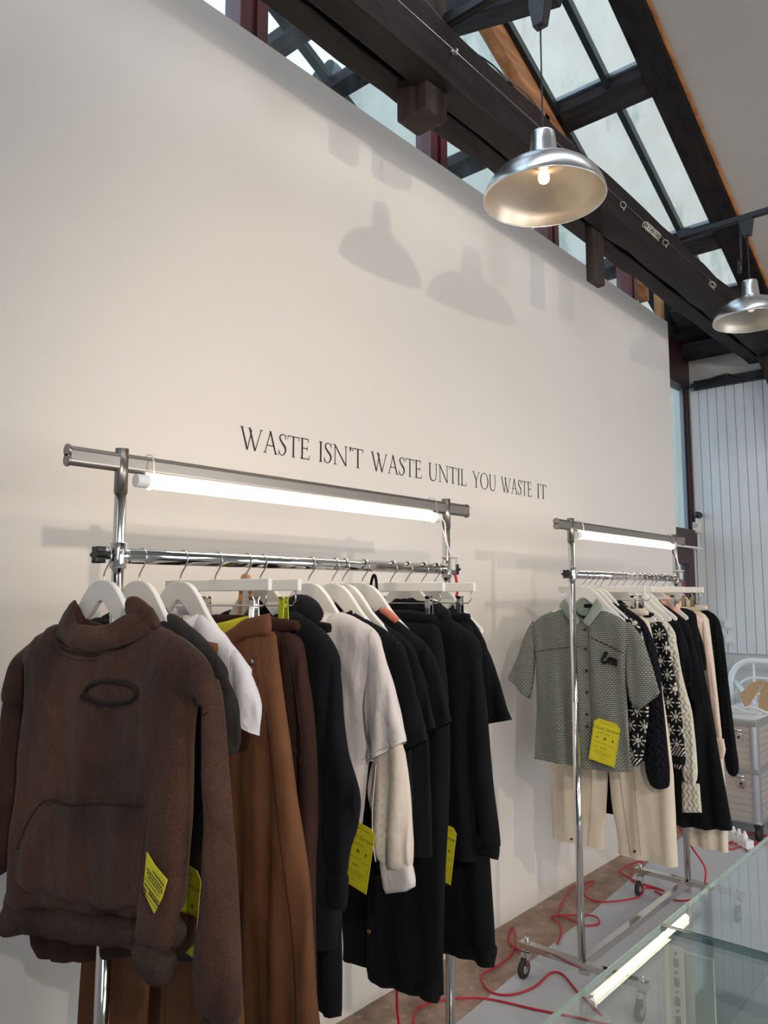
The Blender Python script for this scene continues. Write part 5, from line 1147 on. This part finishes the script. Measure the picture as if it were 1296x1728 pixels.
for z in (.655, .37):
    y = 1.607; lb = MB(); lb.box(tx-.012, tx, y-.02, y+.02, z-.045, z+.02); l = obj('latch', lb, chrome, t, .002)
    obj('latch_knob', MB().cyl((tx-.016, y+.002, z-.012), (tx-.011, y+.002, z-.012), .0085, 16), black_plastic, l)
    obj('latch_roll', MB().cyl((tx-.02, y-.022, z+.035), (tx-.02, y+.06, z+.035), .010, 14).cyl((tx-.014, y-.022, z+.012), (tx-.014, y+.05, z+.012), .007, 12), chrome, l)
for dx in (.06, .54):
    for dy in (.03, .50): obj('caster', MB().cyl((tx+dx, ty+dy-.014, .048), (tx+dx, ty+dy+.014, .048), .045, 24).box(tx+dx-.03, tx+dx+.03, ty+dy-.022, ty+dy+.022, .085, .118), rubber, t)
whitet = mat('white_tubing', hexc(216, 222, 224), .3)
t = thing('metal_bed_frame', 'curved white tubular metal frame standing behind the trunk', 'metal frame', (6.0, 1.4, 0))
FX = 6.0
def arch(y0, z1, r, rad, yend=.4, zb=.02):
    pts = [(FX, y0, zb), (FX, y0, z1-r)]+[(FX, y0-r+r*math.cos(a), z1-r+r*math.sin(a)) for a in [PI/2*i/8 for i in range(1, 9)]]+[(FX, yend, z1)]
    return MB().tube(pts, rad, 14)
obj('outer_tube', arch(1.86, 1.075, .16, .021), whitet, t); obj('inner_tube', arch(1.83, .955, .14, .0085, zb=.7), whitet, t); obj('inner_tube', arch(1.80, .84, .12, .0085, zb=.6), whitet, t)
for Y in (1.70, 1.52, 1.34): obj('spindle', MB().cyl((FX, Y, .6), (FX, Y, 1.06), .009, 12), whitet, t)
obj('side_tube', MB().tube([(FX, 1.83, .92), (FX-.04, 1.72, .80), (FX-.07, 1.60, .70), (FX-.05, 1.60, .02)], .018, 12), whitet, t)
# white cloth heap on the trunk
t = thing('white_cloth_heap', 'crumpled heap of glossy white straps and cloth lying on the trunk', 'cloth', (5.5, 1.6, .752))
mb = MB(); n = 40; vs_ = []
for i in range(n):
    for j in range(n):
        a, b = i/(n-1), j/(n-1); x = tx+.03+.5*a; y = ty+.01+.50*b
        e = min(1, 6*min(a, 1-a))*min(1, 6*min(b, 1-b))
        h = .752+e*(.022+.035*abs(noise.noise(Vector((x*9, y*9, 2))))+.045*max(0, noise.noise(Vector((x*4, y*5, 7)))))
        vs_.append((x, y, h))
fs = [(i*n+j, (i+1)*n+j, (i+1)*n+j+1, i*n+j+1) for i in range(n-1) for j in range(n-1)]
obj('cloth', mb.add(vs_, fs, True), mat('glossy_white_fabric', hexc(226, 228, 234), .35, bump=.3, bscale=20), t)
for k in range(3): obj('strap', MB().tube(smoothpath([(tx+.05, 1.9-.12*k, .785), (tx+.03, 1.78-.12*k, .815+.01*k), (tx+.05, 1.66-.12*k, .79), (tx+.04, 1.55-.06*k, .80), (tx+.08, 1.45, .80)]), .008, 8), whitet, t)
t = thing('canvas_ribbon', 'folded tan canvas band standing up on the trunk', 'ribbon', (5.45, 1.53, .79))
tanc = mat('tan_canvas', hexc(178, 150, 118), .85, var=.08, vscale=60)
def strip(name, pts, w_, m, par, dirv):
    mb = MB(); vs_ = []
    d = Vector(dirv)*w_/2
    for p in pts: vs_ += [tuple(Vector(p)-d), tuple(Vector(p)+d)]
    o = obj(name, mb.add(vs_, [(2*i, 2*i+1, 2*i+3, 2*i+2) for i in range(len(pts)-1)], True), m, par); s = o.modifiers.new('thickness', 'SOLIDIFY'); s.thickness = .003; return o
mb = MB().prism_x([(1.640, .895), (1.60, .80), (1.55, .88), (1.50, .955), (1.46, .985), (1.50, 1.0), (1.56, .975)], 5.44, 5.447); obj('band', mb, tanc, t)
mb = MB().prism_x([(1.53, .82), (1.49, .80), (1.40, .81), (1.40, .97), (1.47, .985), (1.51, .93)], 5.455, 5.462); obj('band', mb, tanc, t)
t = thing('brown_leather_pouch', 'small dark red-brown leather pouch beside the white frame', 'pouch', (5.45, 1.83, .80))
mb = MB().prism_x([(1.93, .90), (1.80, .905), (1.745, .86), (1.77, .835), (1.83, .82), (1.93, .825)], 5.46, 5.56); obj('body', mb, mat('oxblood_leather', hexc(92, 42, 36), .4, var=.2, vscale=20), t, .012)

# ================================================================ small wall fittings
t = thing('security_camera', 'small black bullet camera on the far wall near the corner', 'camera', (XF-.02, 2.19, 2.19))
obj('body', MB().lathe([(0, -.06), (.020, -.06), (.026, -.055), (.027, .0), (.024, .02), (0, .022)], (XF-.07, 2.165, 2.190), 24, 'x'), black_plastic, t)
obj('arm', MB().tube([(XF-.018, 2.20, 2.185), (XF-.05, 2.19, 2.18), (XF-.06, 2.17, 2.182)], .007, 10), white_plastic, t)
t = thing('wall_sensor', 'small cream alarm sensor box below the black camera', 'sensor', (XF-.02, 2.195, 2.10))
obj('housing', MB().box(XF-.075, XF-.018, 2.165, 2.222, 2.045, 2.135), mat('cream_plastic', hexc(214, 208, 186), .5), t, .006)
obj('window', MB().box(XF-.078, XF-.074, 2.178, 2.212, 2.09, 2.125), mat('sensor_window', hexc(160, 160, 154), .3), t, .001)
obj('conduit', MB().box(XF-.03, XF-.018, 2.195, 2.210, 1.90, 2.045), white_plastic, t)
obj('conduit', MB().box(XF-.03, XF-.018, 2.195, 2.210, 2.135, 2.18), white_plastic, t)
for z, lab in ((1.262+.052, 'upper round rotary switch plate on the white boards'), (1.200-.004, 'lower round rotary switch plate on the white boards')):
    t = thing('wall_switch', lab, 'switch', (XF-.02, 1.99, z), 'switch plates on the boards')
    obj('plate', MB().box(XF-.030, XF-.018, 1.955, 2.030, z-.040, z+.040), mat('switch_white', hexc(212, 213, 214), .45), t, .003)
    obj('dial', MB().cyl((XF-.050, 1.993, z), (XF-.030, 1.993, z), .026, 28), MATS['switch_white'], t, .004)

# ================================================================ GLASS DISPLAY CASE
ZC = .885; YC = .655
t = thing('display_case', 'glass display counter with green glass edges in the lower right corner', 'display case', (1.6, .3, 0))
def pane(name, mb, m=None, lab=None):
    o = obj(name, mb, m or case_glass, t); return o
g = .003
obj('top_pane', MB().box(.55, 1.603, -.05, YC, ZC-.010, ZC), case_glass, t)
obj('top_pane', MB().box(1.612, 2.75, -.05, YC, ZC-.010, ZC), case_glass, t)
for X0_, X1_ in ((.55, 1.603), (1.612, 2.75)):
    obj('edge_strip', MB().box(X0_, X1_, YC-.0005, YC+.0015, ZC-.010, ZC), case_edge_l, t)
obj('edge_strip', MB().box(1.600, 1.606, -.05, YC, ZC-.011, ZC+.0005), case_edge, t)
obj('edge_strip', MB().box(1.609, 1.612, -.05, YC, ZC-.011, ZC+.0005), case_edge, t)
obj('side_pane', MB().box(.55, 1.60, YC-.012, YC-.006, .12, ZC-.011), case_glass, t)
obj('side_pane', MB().box(1.616, 2.75, YC-.012, YC-.006, .12, ZC-.011), case_glass, t)
obj('divider_pane', MB().box(1.602, 1.612, -.05, YC-.014, .12, ZC-.012), glassmat('divider_glass', (.86, .90, .90, 1), 1.5), t)
obj('end_pane', MB().box(2.742, 2.75, -.05, YC-.014, .12, ZC-.012), case_glass, t)
obj('shelf_pane', MB().box(1.62, 2.74, 0.0, .60, .50, .508), case_glass, t); obj('edge_strip', MB().box(1.62, 2.74, .598, .602, .50, .508), case_edge, t)
obj('shelf_pane', MB().box(.56, 1.595, 0.0, .60, .40, .408), case_glass, t); obj('edge_strip', MB().box(.56, 1.595, .598, .602, .40, .408), case_edge, t)
upm = mat('slotted_upright_paint', hexc(176, 180, 172), .4, .2)
slot_m = mat('slot_shadowed_steel', hexc(120, 124, 118), .5, .3)
for (a, b, c_, d_) in ((1.575, 1.600, YC-.018, YC-.014), (1.596, 1.600, YC-.045, YC-.016)):
    up = obj('slotted_upright', MB().box(a, b, c_, d_, .02, ZC-.03), upm, t, .001)
mb = MB()
for k in range(22):
    z = .06+.036*k; mb.box(1.594, 1.5958, YC-.036, YC-.026, z, z+.016); mb.box(1.582, 1.592, YC-.0138, YC-.0128, z, z+.012); mb.cyl((1.5935, YC-.031, z+.026), (1.5958, YC-.031, z+.026), .003, 8)
obj('slots', mb, slot_m, t)
obj('white_panel', MB().box(1.617, 1.625, .56, YC-.02, .05, ZC-.045), white_paint, t)
obj('base_frame', MB().box(.55, 2.75, YC-.04, YC-.015, .09, .12).box(.55, 2.75, -.05, -.02, .09, .12).box(.55, .58, -.05, YC-.02, .09, .12).box(2.72, 2.75, -.05, YC-.02, .09, .12), alu_trim, t, .002)
for X in (.6, 1.6, 2.7):
    for Y in (0, YC-.03): obj('foot', MB().cyl((X, Y, 0), (X, Y, .09), .02, 16), alu_trim, t)
